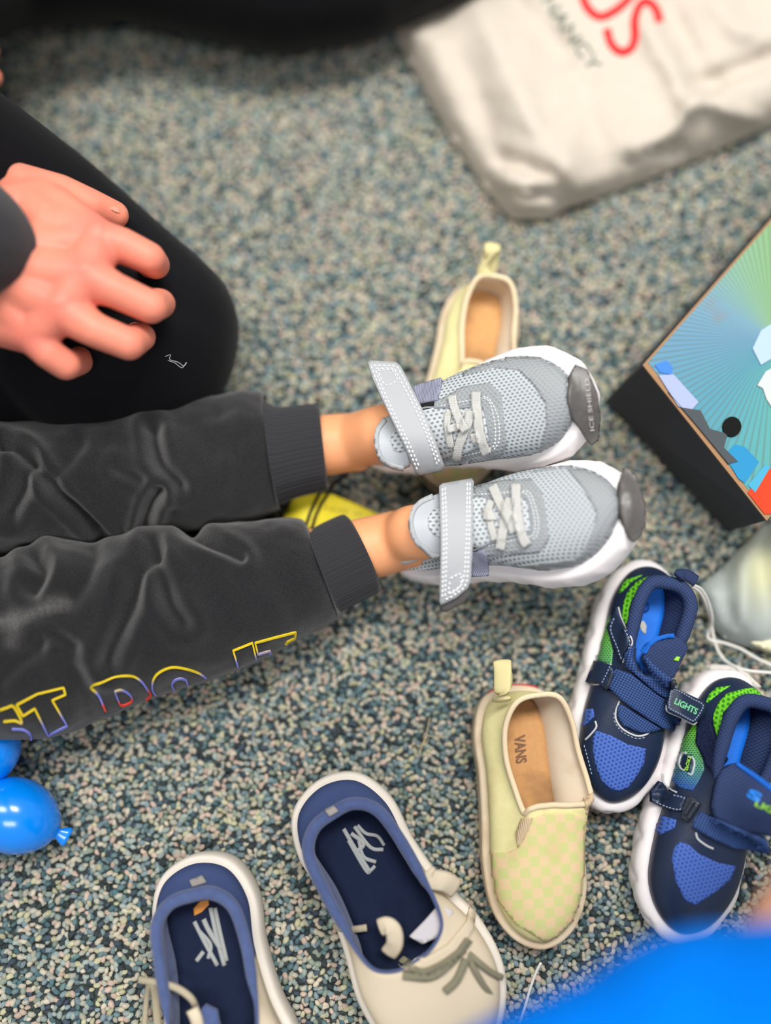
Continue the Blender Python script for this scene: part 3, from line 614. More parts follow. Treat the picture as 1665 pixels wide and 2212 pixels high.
g2, c2 = trouser([(664, 1140), (650, 1127), (600, 1130), (520, 1140), (430, 1155), (330, 1156), (260, 1175), (180, 1178), (110, 1172), (50, 1205), (0, 1212), (-150, 1225), (-400, 1190), (-700, 1120)],
                 [(738, 1328), (728, 1338), (690, 1362), (630, 1394), (560, 1428), (470, 1462), (380, 1492), (290, 1524), (200, 1556), (110, 1590), (0, 1596), (-150, 1560), (-400, 1550), (-700, 1520)],
                 [.062, .068, .074, .078, .08, .084, .088, .09, .092, .096, .1, .105, .11,   .14], 36,
                 creases=[([(410, 1152), (455, 1175), (520, 1204)], .006, 9), ([(330, 1180), (300, 1240), (285, 1290), (255, 1370), (232, 1432)], .0075, 13), ([(340, 1200), (352, 1260), (370, 1310), (395, 1345)], .006, 13), ([(75, 1200), (90, 1235), (70, 1270)], .007, 14), ([(200, 1195), (180, 1250), (150, 1290)], .004, 15), ([(90, 1380), (120, 1375), (160, 1395)], .004, 9), ([(0, 1470), (40, 1430), (80, 1400)], .004, 12), ([(560, 1170), (590, 1230), (640, 1300)], .002, 24), ([(470, 1250), (500, 1320), (540, 1390)], .0025, 26), ([(150, 1420), (180, 1480), (190, 1540)], .003, 14)],
                 seed=5, wear=[([(0, 1345), (50, 1335), (110, 1312), (140, 1302)], 13, .34), ([(30, 1330), (25, 1385)], 18, .2)])
pel = capsule(P(-620, 990, .1), .07, P(-640, 1260, .1), .075, 24); p2_ = capsule(P(-620, 1110, .1), .09, P(-900, 1090, .1), .09, 24)
nb = len(pel[0]) + len(p2_[0]); base_ = np.tile(np.array(c(31, 31, 33)), (nb, 1))
v, f = join([tubemesh(g1), tubemesh(g2), pel, p2_])
jog = mk('joggers', v, f, JOG, child, col=np.vstack([c1.reshape(-1, 4), c2.reshape(-1, 4), base_]))
JT = [bvh(*tubemesh(g1)), bvh(*tubemesh(g2))]
def cuff(rows, hz, ribs, n=10):
    t = cr([r[0] for r in rows], n); b = cr([r[1] for r in rows], n); h = cr(hz, n)[:, 0]; S = ribs * 4
    A = np.array([P(x, y, .042) for x, y in t]); B = np.array([P(x, y, .042) for x, y in b]); C = (A + B) / 2; hw = np.linalg.norm(A - B, axis=1) / 2; D = (A - B) / (2 * hw[:, None])
    an = np.arange(S) * 2 * math.pi / S; rib = 1 - .016 * (np.cos(an * ribs) < 0)
    G = C[:, None] * [1, 1, 0] + hw[:, None, None] * (np.cos(an) * rib)[None, :, None] * D[:, None] * [1, 1, 0]
    G[..., 2] = .043 + h[:, None] * (np.sin(an) * rib)[None]
    G[..., 2] = np.maximum(G[..., 2], .002)
    inn = G[-1] * .9 + G[-1].mean(0) * .1; back = G[-6] * .9 + G[-6].mean(0) * .1
    return tubemesh(np.concatenate([G, inn[None], back[None]]), False)
for rows, hz in (([((572, 868), (600, 1094)), ((600, 885), (606, 1085)), (((640, 882)), (650, 1070)), ((680, 879), (700, 1058)), ((692, 884), (709, 1050))], [.033, .032, .031, .0305, .029]),
                 ([((656, 1140), (732, 1336)), ((668, 1148), (736, 1322)), ((700, 1132), (775, 1302)), ((738, 1116), (815, 1281)), ((752, 1122), (823, 1270))], [.033, .032, .031, .0305, .029])):
    v, f = cuff(rows, hz, 62); o = mk('cuff', v, f, CUFF, child); JT.append(bvh(v, f))
# printed outline lettering down the outer leg, fading from yellow through blue to red
PRINT = mat('printed_ink', c(220, 200, 40), .7, .2, attr='pigment')
def ink(stops):
    def g(x, y):
        (x0, y0), (x1, y1) = stops[0], stops[1]; d = np.array([x1 - x0, y1 - y0], float); t = ((x - x0) * d[0] + (y - y0) * d[1]) / (d @ d)
        cs = [c(236, 206, 40), c(236, 206, 40), c(128, 132, 214), c(128, 132, 214), c(232, 72, 60), c(232, 72, 60)]; ts = [-9, .30, .44, .72, .86, 9]
        return [np.interp(t, ts, [k[i] for k in cs]) for i in range(3)] + [1]
    return g
GL = [('letter', [(36, 1522), (80, 1499), (137, 1485), (141, 1500), (113, 1512), (145, 1567), (104, 1588), (75, 1530), (50, 1546), (36, 1522)], ((90, 1495), (140, 1640))),
      ('letter', [(0, 1533), (15, 1528), (30, 1526), (48, 1560), (32, 1556), (8, 1558)], ((20, 1520), (70, 1650))), ('letter', [(26, 1574), (52, 1576), (67, 1588), (63, 1604), (44, 1620)], ((20, 1505), (70, 1650))),
      ('letter', [(228, 1535), (214, 1502), (198, 1483), (222, 1473), (254, 1461), (285, 1460), (305, 1471), (317, 1487), (325, 1500), (315, 1512)], ((250, 1455), (270, 1520))),
      ('letter', [(248, 1493), (262, 1490), (277, 1497), (285, 1508), (279, 1518), (262, 1523), (254, 1510), (248, 1493)], ((255, 1470), (268, 1522))),
      ('letter', [(337, 1501), (329, 1489), (331, 1467), (345, 1451), (371, 1441), (400, 1444), (428, 1453), (445, 1464)], ((380, 1436), (392, 1510))),
      ('letter', [(377, 1491), (371, 1479), (377, 1469), (390, 1465), (402, 1469), (406, 1481)], ((380, 1430), (392, 1510))),
      ('letter', [(514, 1441), (503, 1405), (545, 1388), (553, 1424)], ((520, 1390), (535, 1470))), ('letter', [(583, 1413), (583, 1405), (557, 1413), (551, 1388), (595, 1376), (638, 1365), (636, 1378), (620, 1386), (616, 1392)], ((590, 1365), (610, 1460)))]
for nm, q, st in GL:
    sharp = len(q) == 10 and q[0] == q[-1] or q[0][0] in (514, 583)
    p = np.asarray(q, float) if sharp else cr(q, 5)
    p = dens(p, 5, False); t = np.gradient(p, axis=0); t /= np.linalg.norm(t, axis=1)[:, None]; nn = np.stack([-t[:, 1], t[:, 0]], 1) * 1.8
    ed = np.stack([p + nn, p - nn], 1).reshape(-1, 2); L, Nn, ok = cast(ed, JT); L = L + Nn * .0007
    ff = [(2 * i, 2 * i + 1, 2 * i + 3, 2 * i + 2) for i in range(len(p) - 1) if ok[2 * i] and ok[2 * i + 2]]
    vv, f3 = shell(L, Nn, ff, 0, .0002, .0008); cl = np.array([ink(st)(x, y) for x, y in ed])
    mk('printed_letter', vv, f3, PRINT, jog, col=np.vstack([cl, cl]), smooth=False, fix=False)

# ------------------------------------------------------------------ the adult kneeling at the left
SKIN_A = mat('adult_skin', c(226, 136, 112), .48, attr='pigment', spec=.35, mottle=.07, mscale=70, sss=.15, bump=.12, bscale=700)
LEG = mat('black_leggings', c(10, 10, 14), .75, .12, sheen=.05, bump=.1, bscale=2500)
adult = empty('person', P(-250, 420, 0), 'kneeling person in black leggings with one hand resting on the thigh', 'person')
def J(px, py, z, r): return (P(px, py, z), r)
def chain(*js): return [capsule(a[0], a[1], b[0], b[1], 18, 6) for a, b in zip(js, js[1:])]
wr = J(-70, 560, .172, .026); wu = J(-60, 640, .164, .02); wrr = J(-40, 480, .17, .02)
im, mm_, rm, pm = J(212, 520, .166, .0138), J(188, 600, .170, .0145), J(135, 668, .166, .014), J(72, 722, .158, .0128)
hand = chain(im, J(262, 530, .166, .0112), J(322, 558, .160, .0102), J(336, 572, .144, .0092), J(322, 574, .127, .0082))
hand += chain(mm_, J(250, 628, .170, .0108), J(326, 663, .162, .0102), J(347, 656, .145, .0094), J(330, 648, .126, .0085))
hand += chain(rm, J(205, 713, .164, .0106), J(278, 743, .156, .0101), J(306, 728, .140, .0089), J(294, 722, .122, .008))
hand += chain(pm, J(104, 763, .155, .0098), J(142, 788, .147, .0096), J(172, 782, .130, .0083), J(172, 768, .113, .0075))
hand += chain(J(40, 400, .160, .014), J(130, 416, .156, .0115), J(200, 446, .146, .0108), J(248, 464, .136, .0092))
for q, r in ((im, .016), (mm_, .0165), (rm, .0155), (pm, .0135)): hand += chain((wr[0], .024), ((q[0] * .55 + wr[0] * .45) - np.array([0, 0, .004]), .018), q)
hand += chain(wrr, J(90, 425, .160, .013), im) + chain(wu, J(0, 700, .156, .014), pm) + chain(J(30, 430, .163, .014), J(110, 490, .165, .016), im)
hand += chain(im, mm_, rm, pm) + chain(J(150, 520, .16, .015), J(130, 580, .163, .017), J(80, 650, .16, .015)) + chain(wr, J(-380, 530, .26, .033), J(-900, 440, .48, .042))
hand += chain(wu, wr, wrr)
hand += [capsule(q[0] + np.array([0, 0, .0065]), .0085, q[0] + np.array([.002, 0, .0065]), .0085) for q in (im, mm_, rm)]
w2_ = P(-8, 96, .10) - np.array([.152, .012, -.016]); hand += fingers(w2_, np.array([.146, .0, -.004]), np.array([0, -1.0, 0])) + [capsule(w2_, .024, w2_ + np.array([-.16, .03, .05]), .034)]
v, f = melt(hand, .0015, 5); 
kn_ = np.array([q for q, r in (im, mm_, rm, pm)])   # redder skin over the knuckles
dk = np.exp(-(np.linalg.norm(v[:, None] - kn_[None], axis=2) / .015) ** 2).max(1)[:, None]; sk = np.array(c(228, 138, 114)) + dk * (np.array(c(222, 112, 102)) - np.array(c(228, 138, 114)))
body = mk('body', v, f, SKIN_A, adult, col=sk); HT = [bvh(v, f)]
nail = patch('nail', [(238, 449), (246, 447), (256, 452), (258, 460), (250, 459), (240, 454)], mat('nail', c(236, 160, 138), .3, .5), body, HT, off=.0, thick=.0006, step=3)
# creases over the finger joints
for q in ([(326, 545), (334, 560), (333, 578)], [(318, 545), (325, 562), (324, 578)], [(324, 642), (330, 658), (326, 675)], [(316, 643), (321, 660), (318, 676)], [(262, 752), (278, 744), (288, 734)], [(118, 808), (135, 806), (150, 802)]):
    pass
knee = P(332, 714, .062); hip = P(-430, 250, .2); hip2 = P(-520, -40, .2)
lv, lf = melt([capsule(knee, .062, P(60, 505, .085), .069, 28, 8), capsule(P(60, 505, .085), .069, hip, .085, 28, 8), capsule(P(332, 750, .052), .05, P(60, 822, .05), .047, 28, 8), capsule(P(60, 822, .05), .047, P(-560, 800, .05), .035, 28, 8),
               capsule(knee + np.array([.0, -.008, .0]), .061, knee + np.array([-.05, -.02, .01]), .06, 28, 8),
               capsule(hip, .085, hip2, .09), capsule(hip2, .09, P(-60, -150, .1), .072, 28, 8), capsule(P(-60, -150, .1), .07, P(250, -135, .075), .06, 28, 8), capsule(P(250, -135, .075), .06, P(600, -68, .065), .063, 28, 8), capsule(P(600, -68, .065), .063, P(760, -75, .06), .058, 28, 8), capsule(P(760, -75, .06), .056, P(990, -150, .055), .05, 28, 8), capsule(P(640, -110, .05), .045, P(-300, -300, .05), .045, 28, 8),
               capsule(hip, .1, P(-640, 40, .26), .12), capsule(hip2, .1, P(-640, 40, .26), .12)], .004, 10)
legg = mk('leggings', lv, lf, LEG, adult); LT = [bvh(lv, lf)]
SLV = mat('charcoal_sleeve_knit', c(46, 47, 50), .9, .15, bump=.4, bscale=1200, sheen=.2, mottle=.12, mscale=90)
def ring(cen, ax, rx, rz, n=40):
    ax = ax / np.linalg.norm(ax); y = np.cross([0, 0, 1.0], ax); y /= np.linalg.norm(y); z = np.cross(ax, y); a = np.arange(n) * 2 * math.pi / n
    return cen + rx * np.cos(a)[:, None] * y + rz * np.sin(a)[:, None] * z
e0, e1, e2 = P(-66, 496, .172), P(-460, 500, .275), P(-900, 430, .50)
ax = e0 - e1
rs = [ring(e0 - ax * .02, ax, .044, .028), ring(e0 + ax * .0, ax, .0485, .033), ring(e0 - ax * .02, ax, .052, .036), ring(e0 - ax * .15, ax, .053, .039), ring(e1, ax, .058, .05), ring(e2, ax, .07, .065)]
G = np.stack(rs); G = cr(G.reshape(len(rs), -1), 6).reshape(-1, 40, 3)
v, f = tubemesh(G); slv = mk('sleeve', v, f, SLV, adult)
# ------------------------------------------------------------------ the two navy strap sneakers with lime mesh
def place2(ph, pt, z, roll=0.0, pitch=0.0):
    H, T = P(*ph, z), P(*pt, z); d = T - H; L = float(np.linalg.norm(d)); return frame(H - np.array([0, 0, z]), d, pitch, roll), L
def lime(x0, y0, x1, y1):
    """dyed mesh running from lime to blue"""
    A, B = np.array(c(118, 205, 52)), np.array(c(52, 92, 170)); Mi = np.array(c(92, 160, 110))
    def g(x, y):
        t = float(np.clip(((x - x0) * (x1 - x0) + (y - y0) * (y1 - y0)) / ((x1 - x0) ** 2 + (y1 - y0) ** 2), 0, 1))
        return list(A + (Mi - A) * t * 2 if t < .5 else Mi + (B - Mi) * (t * 2 - 1))
    return g
NAVY = mat('navy_leather', c(26, 40, 66), .42, .4, mottle=.05, mscale=300, bump=.08, bscale=900)
NKNIT = mat('navy_collar_knit', c(38, 50, 82), .85, .2, pat=('weave', .0012, c(52, 68, 108)), bump=.25, bscale=2200)
BLUEM = mat('blue_toe_mesh', c(70, 104, 186), .6, .3, pat=('dots', .0028, .0024, .25, c(44, 70, 140), .1))
LIMEM = mat('lime_heel_mesh', c(112, 206, 44), .6, .3, pat=('dots', .0034, .0023, .3, c(60, 132, 20), .1))
GRADM = mat('faded_side_mesh', c(100, 180, 80), .6, .3, attr='pigment')
DARKH = mat('mesh_holes', c(30, 70, 50), .9, .1)
WEB = mat('blue_webbing', c(58, 88, 142), .75, .25, pat=('weave', .0011, c(30, 46, 88)))
BLUEI = mat('blue_insole_foam', c(20, 112, 222), .6, .3, bump=.2, bscale=500)
NTH = mat('pale_blue_thread', c(150, 164, 190), .8, .2)
STEEL = mat('black_nickel_buckle', c(44, 50, 62), .25, .6)
PIPE = mat('pale_piping', c(196, 198, 200), .5, .3)
BLUEE = mat('bright_blue_edge', c(24, 96, 190), .7, .2)
LINK = mat('lime_ink', c(150, 215, 60), .6, .3); MINT = mat('mint_ink', c(120, 205, 150), .6, .3); SILV = mat('silver_film', c(176, 182, 190), .35, .5)
LT_TOP = np.array([(.105, .02, .385), (.115, .08, .385), (.17, .125, .375), (.27, .122, .36), (.37, .1, .35), (.44, .066, .345), (.475, .038, .345), (.49, .018, .345),
                   (.493, 0, .345), (.49, -.018, .345), (.475, -.038, .345), (.44, -.066, .345), (.37, -.085, .35), (.27, -.085, .36), (.18, -.075, .375), (.12, -.045, .385)])
def diamonds(a, h, x):
    p = a / .026; q = h * 1.3
    u = np.abs(((p + q * .5) % 1) - .5) * 2; v = np.abs(((p - q * .5) % 1) - .5) * 2
    return (-.0015 * np.maximum(u, v) ** 3 + .001) * (1 if .1 < h < .9 else .3)
OUTL = OUT.copy(); OUTL[11:15, 1] = [-.2, -.185, -.175, -.165]
def light_shoe(label, M, L, d, top=LT_TOP):
    zs = [.2, .2, .19, .175, .165, .155, .155, .165, .17, .165, .155, .155, .165, .175, .19, .2]
    s = Shoe('navy_sneaker', label, 'sneaker', M, L, 'navy strap sneakers with lime heels', .9, out=OUTL, top=top, zs=zs,
             rise=[.1, .1, .1, .11, .12, .12, .12, .11, .1, .11, .12, .12, .12, .11, .1, .1], kk=[.15, .2, .22, .3, .42, .5, .52, .5, .48, .5, .52, .5, .42, .3, .22, .2],
             dz=[-.1, -.1, -.1, -.1, -.09, -.08, -.07, -.07, -.07, -.07, -.07, -.08, -.09, -.1, -.1, -.1], inset=.0035, n=20, m=20)
    s.sole(WHITE, [(0, -.002), (.04, .0005)] + [(h, .0015 + .0022 * math.sin(math.pi * h)) for h in np.linspace(.1, .9, 13)] + [(.96, .0005), (1, -.002)], diamonds,
           spring=lambda x: np.clip((x - .78) / .22, 0, 1) ** 2 * .009 + np.clip((.1 - x) / .1, 0, 1) ** 2 * .004)
    s.upper(NAVY); s.lining(NKNIT, .0055, .16); s.insole(BLUEI, .02, .008); U = s.trU
    col = s.collar(NKNIT, .0042, inward=.001, rad=lambda x: np.interp(x, [.0, .3, .42, .5], [.0048, .0046, .003, .0012])); A = s.tr + s.trS
    for q in d['toe']: patch('mesh_panel', q, BLUEM, s.root, U, off=.0, thick=.0006, step=6, clip=True)['label'] = 'blue mesh panel'
    for q in d['lime']: patch('heel_mesh', q, LIMEM, s.root, U, off=.0, thick=.0006, step=4, clip=True)['label'] = 'lime green mesh panel'
    sd = patch('side_mesh', d['side'], GRADM, s.root, U, off=.0, thick=.0006, step=4, clip=True, colf=d['sidecol']); sd['label'] = 'mesh panel fading from lime to blue'
    # holes of the side mesh
    lo, hi = np.min(d['side'], 0), np.max(d['side'], 0); prt = []
    for r, y in enumerate(np.arange(lo[1] + 3, hi[1] - 2, 4.6)):
        for x in np.arange(lo[0] + 2 + (r % 2) * 3.2, hi[0], 6.4):
            if inside(np.array([x, y]), d['side']):
                Lq, Nq, ok = cast([(x + 1.9 * math.cos(t), y + 1.2 * math.sin(t)) for t in np.arange(6) * math.pi / 3], [TREES[sd.name]])
                if ok.all(): prt.append((Lq + Nq * .0002, [tuple(range(6))]))
    if prt:
        v, f = join(prt); mk('mesh_hole', v, f, DARKH, sd, smooth=False, fix=False)['kind'] = 'stuff'
    for q in d['pipe']: seam('piping', q, PIPE, s.root, U, .0007, .0004)
    for q in d['stitch']: seam('stitching', q, NTH, s.root, U, .0004, .0003, dash=(5, 3.5))
    return s
MA, LA = place2((1386, 1231), (1302, 1742), .012)
MB, LB = place2((1562, 1462), (1447, 2016), .012)
dA = dict(
 toe=[[(1287, 1578), (1320, 1589), (1356, 1608), (1395, 1617), (1390, 1651), (1373, 1679), (1356, 1701), (1340, 1708), (1320, 1705), (1300, 1687), (1287, 1656), (1280, 1620), (1281, 1592)], [(1246, 1528), (1260, 1533), (1281, 1531), (1284, 1547), (1264, 1567), (1253, 1570), (1243, 1550)]],
 lime=[[(1456, 1247), (1427, 1244), (1395, 1248), (1373, 1259), (1356, 1279), (1347, 1303), (1344, 1331), (1351, 1348), (1359, 1340), (1357, 1318), (1364, 1296), (1382, 1275), (1405, 1266), (1438, 1261), (1458, 1257)], [(1387, 1243), (1351, 1253), (1338, 1275), (1337, 1282), (1347, 1275), (1362, 1258)]],
 side=[(1319, 1330), (1313, 1340), (1302, 1379), (1293, 1405), (1291, 1426), (1321, 1435), (1324, 1405), (1317, 1379), (1318, 1361), (1323, 1342)], sidecol=lime(1320, 1335, 1296, 1560),
 pipe=[[(1338, 1514), (1330, 1536), (1331, 1556), (1345, 1575), (1373, 1589), (1395, 1586), (1407, 1574)], [(1289, 1415), (1290, 1430), (1305, 1434), (1321, 1437)], [(1273, 1476), (1285, 1479), (1298, 1478)], [(1286, 1558), (1288, 1571), (1275, 1588), (1265, 1598)]],
 stitch=[[(1326, 1540), (1328, 1560), (1343, 1580), (1373, 1595), (1397, 1592)], [(1313, 1448), (1303, 1466), (1297, 1478)], [(1262, 1610), (1270, 1640), (1280, 1680)]])
dB = dict(
 toe=[[(1468, 1818), (1488, 1825), (1507, 1843), (1549, 1863), (1588, 1871), (1577, 1899), (1544, 1927), (1502, 1954), (1479, 1944), (1460, 1905), (1451, 1857), (1456, 1832)], [(1405, 1749), (1423, 1760), (1461, 1771), (1457, 1788), (1426, 1803), (1415, 1793), (1401, 1765)]],
 lime=[[(1668, 1487), (1640, 1486), (1610, 1488), (1570, 1499), (1552, 1518), (1541, 1545), (1542, 1570), (1553, 1601), (1563, 1592), (1558, 1560), (1561, 1540), (1580, 1519), (1620, 1510), (1668, 1506)], [(1525, 1518), (1532, 1500), (1548, 1486), (1577, 1482), (1560, 1493), (1540, 1508), (1530, 1517)]],
 side=[(1507, 1563), (1496, 1567), (1479, 1592), (1460, 1620), (1446, 1656), (1444, 1679), (1468, 1701), (1496, 1708), (1507, 1690), (1521, 1662), (1518, 1640), (1503, 1606)], sidecol=lime(1505, 1575, 1462, 1690),
 pipe=[[(1503, 1798), (1507, 1812), (1525, 1826), (1540, 1833)], [(1432, 1672), (1434, 1690), (1450, 1706), (1462, 1712)]],
 stitch=[[(1432, 1695), (1448, 1714), (1480, 1724)], [(1414, 1733), (1440, 1746), (1468, 1750), (1481, 1726)]])
SA = light_shoe('navy and lime strap sneaker with LIGHTS tag lying nearest the worn grey sneakers', MA, LA, dA, LT_TOP + [0, .018, 0])
LT_TOPB = LT_TOP + [0, .035, 0]
SB = light_shoe('navy and lime strap sneaker with open strap and large tongue by the blue clothing', MB, LB, dB, LT_TOPB)
def lift_to(z): return lambda x, y: z
U = SA.trU; R = SA.root
fl_ = patch('side_flap', [(1335, 1311), (1323, 1335), (1315, 1359), (1330, 1400), (1344, 1432), (1351, 1415), (1365, 1387), (1351, 1357), (1340, 1331)], NAVY, R, SA.tr, off=.001, thick=.0016, step=6, smooth_n=8)
seam('stitching', [(1326, 1336), (1319, 1360), (1333, 1398), (1345, 1424), (1360, 1388), (1346, 1357)], NTH, fl_, [TREES[fl_.name]], .0004, .0002, dash=(5, 3)); seam('cut_edge', [(1335, 1312), (1340, 1331), (1351, 1357), (1365, 1387), (1351, 1415), (1344, 1432)], PIPE, fl_, [TREES[fl_.name]], .0006, .0002)
tng = patch('tongue', [(1438, 1379), (1455, 1376), (1470, 1384), (1481, 1398), (1481, 1406), (1468, 1430), (1452, 1465), (1427, 1475), (1395, 1440), (1388, 1418), (1400, 1396), (1418, 1382)], NKNIT, R, SA.tr, z=lambda x, y: .066 - max(0, y - 1400) * .00006, off=0, thick=.004, step=8); TT = [TREES[tng.name]]
band('tongue_edge', [(1391, 1412), (1403, 1393), (1419, 1381), (1438, 1375), (1455, 1374)], 9, BLUEE, tng, TT, off=.0004, thick=.0012, step=4)['label'] = 'bright blue tongue edge'
patch('tongue_tab', [(1454, 1426), (1461, 1418), (1468, 1419), (1464, 1428)], LINK, tng, TT, off=.0004, thick=.0008, step=3)['label'] = 'lime tongue tab'
s3 = patch('lower_webbing', [(1334, 1524), (1345, 1522), (1373, 1541), (1425, 1573), (1407, 1580), (1380, 1581), (1345, 1566), (1334, 1548)], WEB, R, SA.tr, off=.001, thick=.0016, step=7, uvrot=.4)
s2 = patch('webbing_strap', [(1324, 1450), (1340, 1447), (1366, 1456), (1400, 1485), (1432, 1514), (1459, 1547), (1447, 1580), (1420, 1570), (1384, 1543), (1345, 1514), (1322, 1490), (1312, 1482)], WEB, R, SA.tr + TT, off=.003, thick=.0018, step=8, uvrot=.5, smooth_n=10)
s1 = patch('webbing_strap', [(1350, 1412), (1364, 1394), (1390, 1413), (1418, 1440), (1445, 1466), (1439, 1512), (1418, 1499), (1385, 1468), (1352, 1437)], WEB, R, SA.tr + TT, off=.0048, thick=.0018, step=8, uvrot=.9, smooth_n=10)
hd = patch('strap_holder', [(1291, 1429), (1305, 1433), (1321, 1437), (1328, 1446), (1322, 1470), (1314, 1492), (1306, 1487), (1297, 1478), (1273, 1476), (1284, 1448)], NAVY, R, U, off=.0012, thick=.002, step=6)
seam('stitching', [(1317, 1440), (1307, 1462), (1299, 1477)], NTH, hd, [TREES[hd.name]], .0004, .0002, dash=(4, 3))
A1 = [TREES[s1.name], TREES[s2.name]] + SA.tr
v, f = tube(line3([(1453, 1470), (1449, 1490), (1441, 1512), (1432, 1524)], A1, .0025), .0016, 8); mk('buckle', v, f, STEEL, R)
v, f = tube(line3([(1326, 1452), (1320, 1470), (1312, 1490)], A1, .0022), .0013, 8); mk('buckle', v, f, STEEL, R)
tg = patch('strap_tag', [(1448, 1484), (1461, 1489), (1500, 1507), (1517, 1515), (1523, 1523), (1521, 1536), (1505, 1558), (1496, 1563), (1470, 1549), (1442, 1536), (1439, 1524)], NAVY, R, A1, z=lambda x, y: .063 - max(0, x - 1470) * .00012, off=0, thick=.002, step=7); tg['label'] = 'navy strap tag lettered LIGHTS'; TG = [TREES[tg.name]]
seam('stitching', [(1454, 1490), (1498, 1511), (1517, 1522), (1515, 1534), (1502, 1553), (1495, 1557), (1470, 1543), (1447, 1531), (1445, 1524)], NTH, tg, TG, .0004, .0002, dash=(3.5, 2.5), closed=True)
seam('cut_edge', [(1439, 1524), (1442, 1537), (1470, 1550), (1496, 1564), (1505, 1559)], PIPE, tg, TG, .0006, .0)
lettering('printed_lettering', 'LIGHTS', (1455, 1520), (47, 24), (5.5, -12.5), MINT, tg, TG, off=.0002, thick=.0003, bold=.012)
pt = line3([(1462, 1252), (1478, 1254), (1497, 1266)], SA.tr + SA.trS, .004); v, f = tube(pt, .0042, 10, flat=.45, up=(0, 0, 1)); mk('pull_tab', v, f, NKNIT, R)
# insole print: size ring and emblem
ring_ = [(1390 + 11 * math.cos(t), 1312 + 11 * math.sin(t)) for t in np.arange(12) * math.pi / 6]
INK = mat('dark_blue_ink', c(10, 50, 130), .7, .2)
seam('insole_ring', ring_, INK, R, SA.trI, .0005, .0003, n=3, closed=True); lettering('insole_number', '10', (1384, 1320), (12, 2), (2, -15), INK, R, SA.trI, off=.0003)
patch('insole_emblem', [(1381, 1344), (1390, 1341), (1396, 1352), (1394, 1370), (1388, 1366), (1380, 1352)], mat('pale_ink', c(200, 200, 190), .7, .2), R, SA.trI, off=.0002, thick=.0003, step=4)
# the second one: strap undone
U = SB.trU; R = SB.root
lp = patch('loop_pad', [(1510, 1556), (1532, 1545), (1538, 1560), (1544, 1584), (1558, 1612), (1572, 1640), (1562, 1655), (1545, 1672), (1530, 1655), (1524, 1640), (1505, 1606)], mat('navy_loop_pile', c(30, 38, 66), .95, .1, bump=.9, bscale=1500, mottle=.5, mscale=900), R, U, off=.0008, thick=.0016, step=6)
tn = patch('tongue', [(1588, 1648), (1572, 1652), (1556, 1662), (1546, 1680), (1540, 1702), (1533, 1740), (1538, 1762), (1570, 1784), (1610, 1800), (1660, 1806), (1700, 1790), (1730, 1760), (1700, 1730), (1650, 1694)], NKNIT, R, SB.tr, z=lambda x, y: .062 + .020 * math.exp(-((x - 1640) / 70) ** 2 - ((y - 1735) / 60) ** 2), off=0, thick=.005, step=9); TT = [TREES[tn.name]]
band('tongue_edge', [(1590, 1650), (1615, 1668), (1650, 1694), (1690, 1724)], 8, BLUEE, tn, TT, off=.0004, thick=.0014, step=5)['label'] = 'bright blue tongue edge'
lettering('tongue_letter', 'S', (1612, 1722), (26, 13), (9, -17), mat('blue_ink', c(40, 130, 225), .4, .4), tn, TT, off=.0006, thick=.0005, bold=.05); lettering('tongue_lettering', 'LIG', (1630, 1740), (36, 17), (4, -12), LINK, tn, TT, off=.0004, bold=.02)
lh = patch('strap_holder', [(1430, 1690), (1446, 1712), (1485, 1721), (1480, 1738), (1474, 1754), (1443, 1749), (1412, 1735), (1412, 1712)], NAVY, R, U, off=.001, thick=.002, step=6)
seam('stitching', [(1417, 1733), (1443, 1744), (1470, 1748), (1480, 1726), (1448, 1716)], NTH, lh, [TREES[lh.name]], .0004, .0002, dash=(4.5, 3))
wb = patch('webbing_strap', [(1500, 1770), (1513, 1752), (1563, 1774), (1613, 1796), (1650, 1806), (1655, 1836), (1613, 1832), (1577, 1828), (1530, 1805), (1495, 1786)], WEB, R, SB.tr + TT, off=.002, thick=.002, step=8, uvrot=.6, smooth_n=10)
bk = patch('buckle', [(1490, 1722), (1500, 1722), (1515, 1736), (1502, 1758), (1488, 1777), (1474, 1766), (1480, 1745)], STEEL, R, U, off=.002, thick=.003, step=5)
for a_, b_ in (((1506, 1738), (1486, 1768)), ((1498, 1730), (1480, 1760))):
    v, f = tube(line3([a_, ((a_[0] + b_[0]) / 2, (a_[1] + b_[1]) / 2), b_], [TREES[bk.name]], .0012), .0014, 8); mk('buckle_bar', v, f, STEEL, bk)
TS = [t for n_, t in TREES.items() if n_.startswith('side_mesh')][-1:]
SIDE = [o for o in R.children if o.name.startswith('side_mesh')][0]; TS = [TREES[SIDE.name]]
patch('emblem_backing', [(1476, 1632), (1494, 1630), (1497, 1645), (1490, 1668), (1476, 1664), (1470, 1650)], NAVY, SIDE, TS, off=.0003, thick=.0002, step=4)
for q in ([(1483, 1626), (1472, 1630), (1467, 1648), (1471, 1660), (1480, 1665)], [(1486, 1634), (1497, 1638), (1500, 1652), (1494, 1673), (1487, 1671)]): band('emblem', q, 4, SILV, SIDE, TS, off=.0006, thick=.0003, step=3)
lettering('emblem_lettering', 'SPORT', (1480, 1664), (7.5, -31), (6.5, 2), LINK, SIDE, TS, off=.0009, bold=.02)
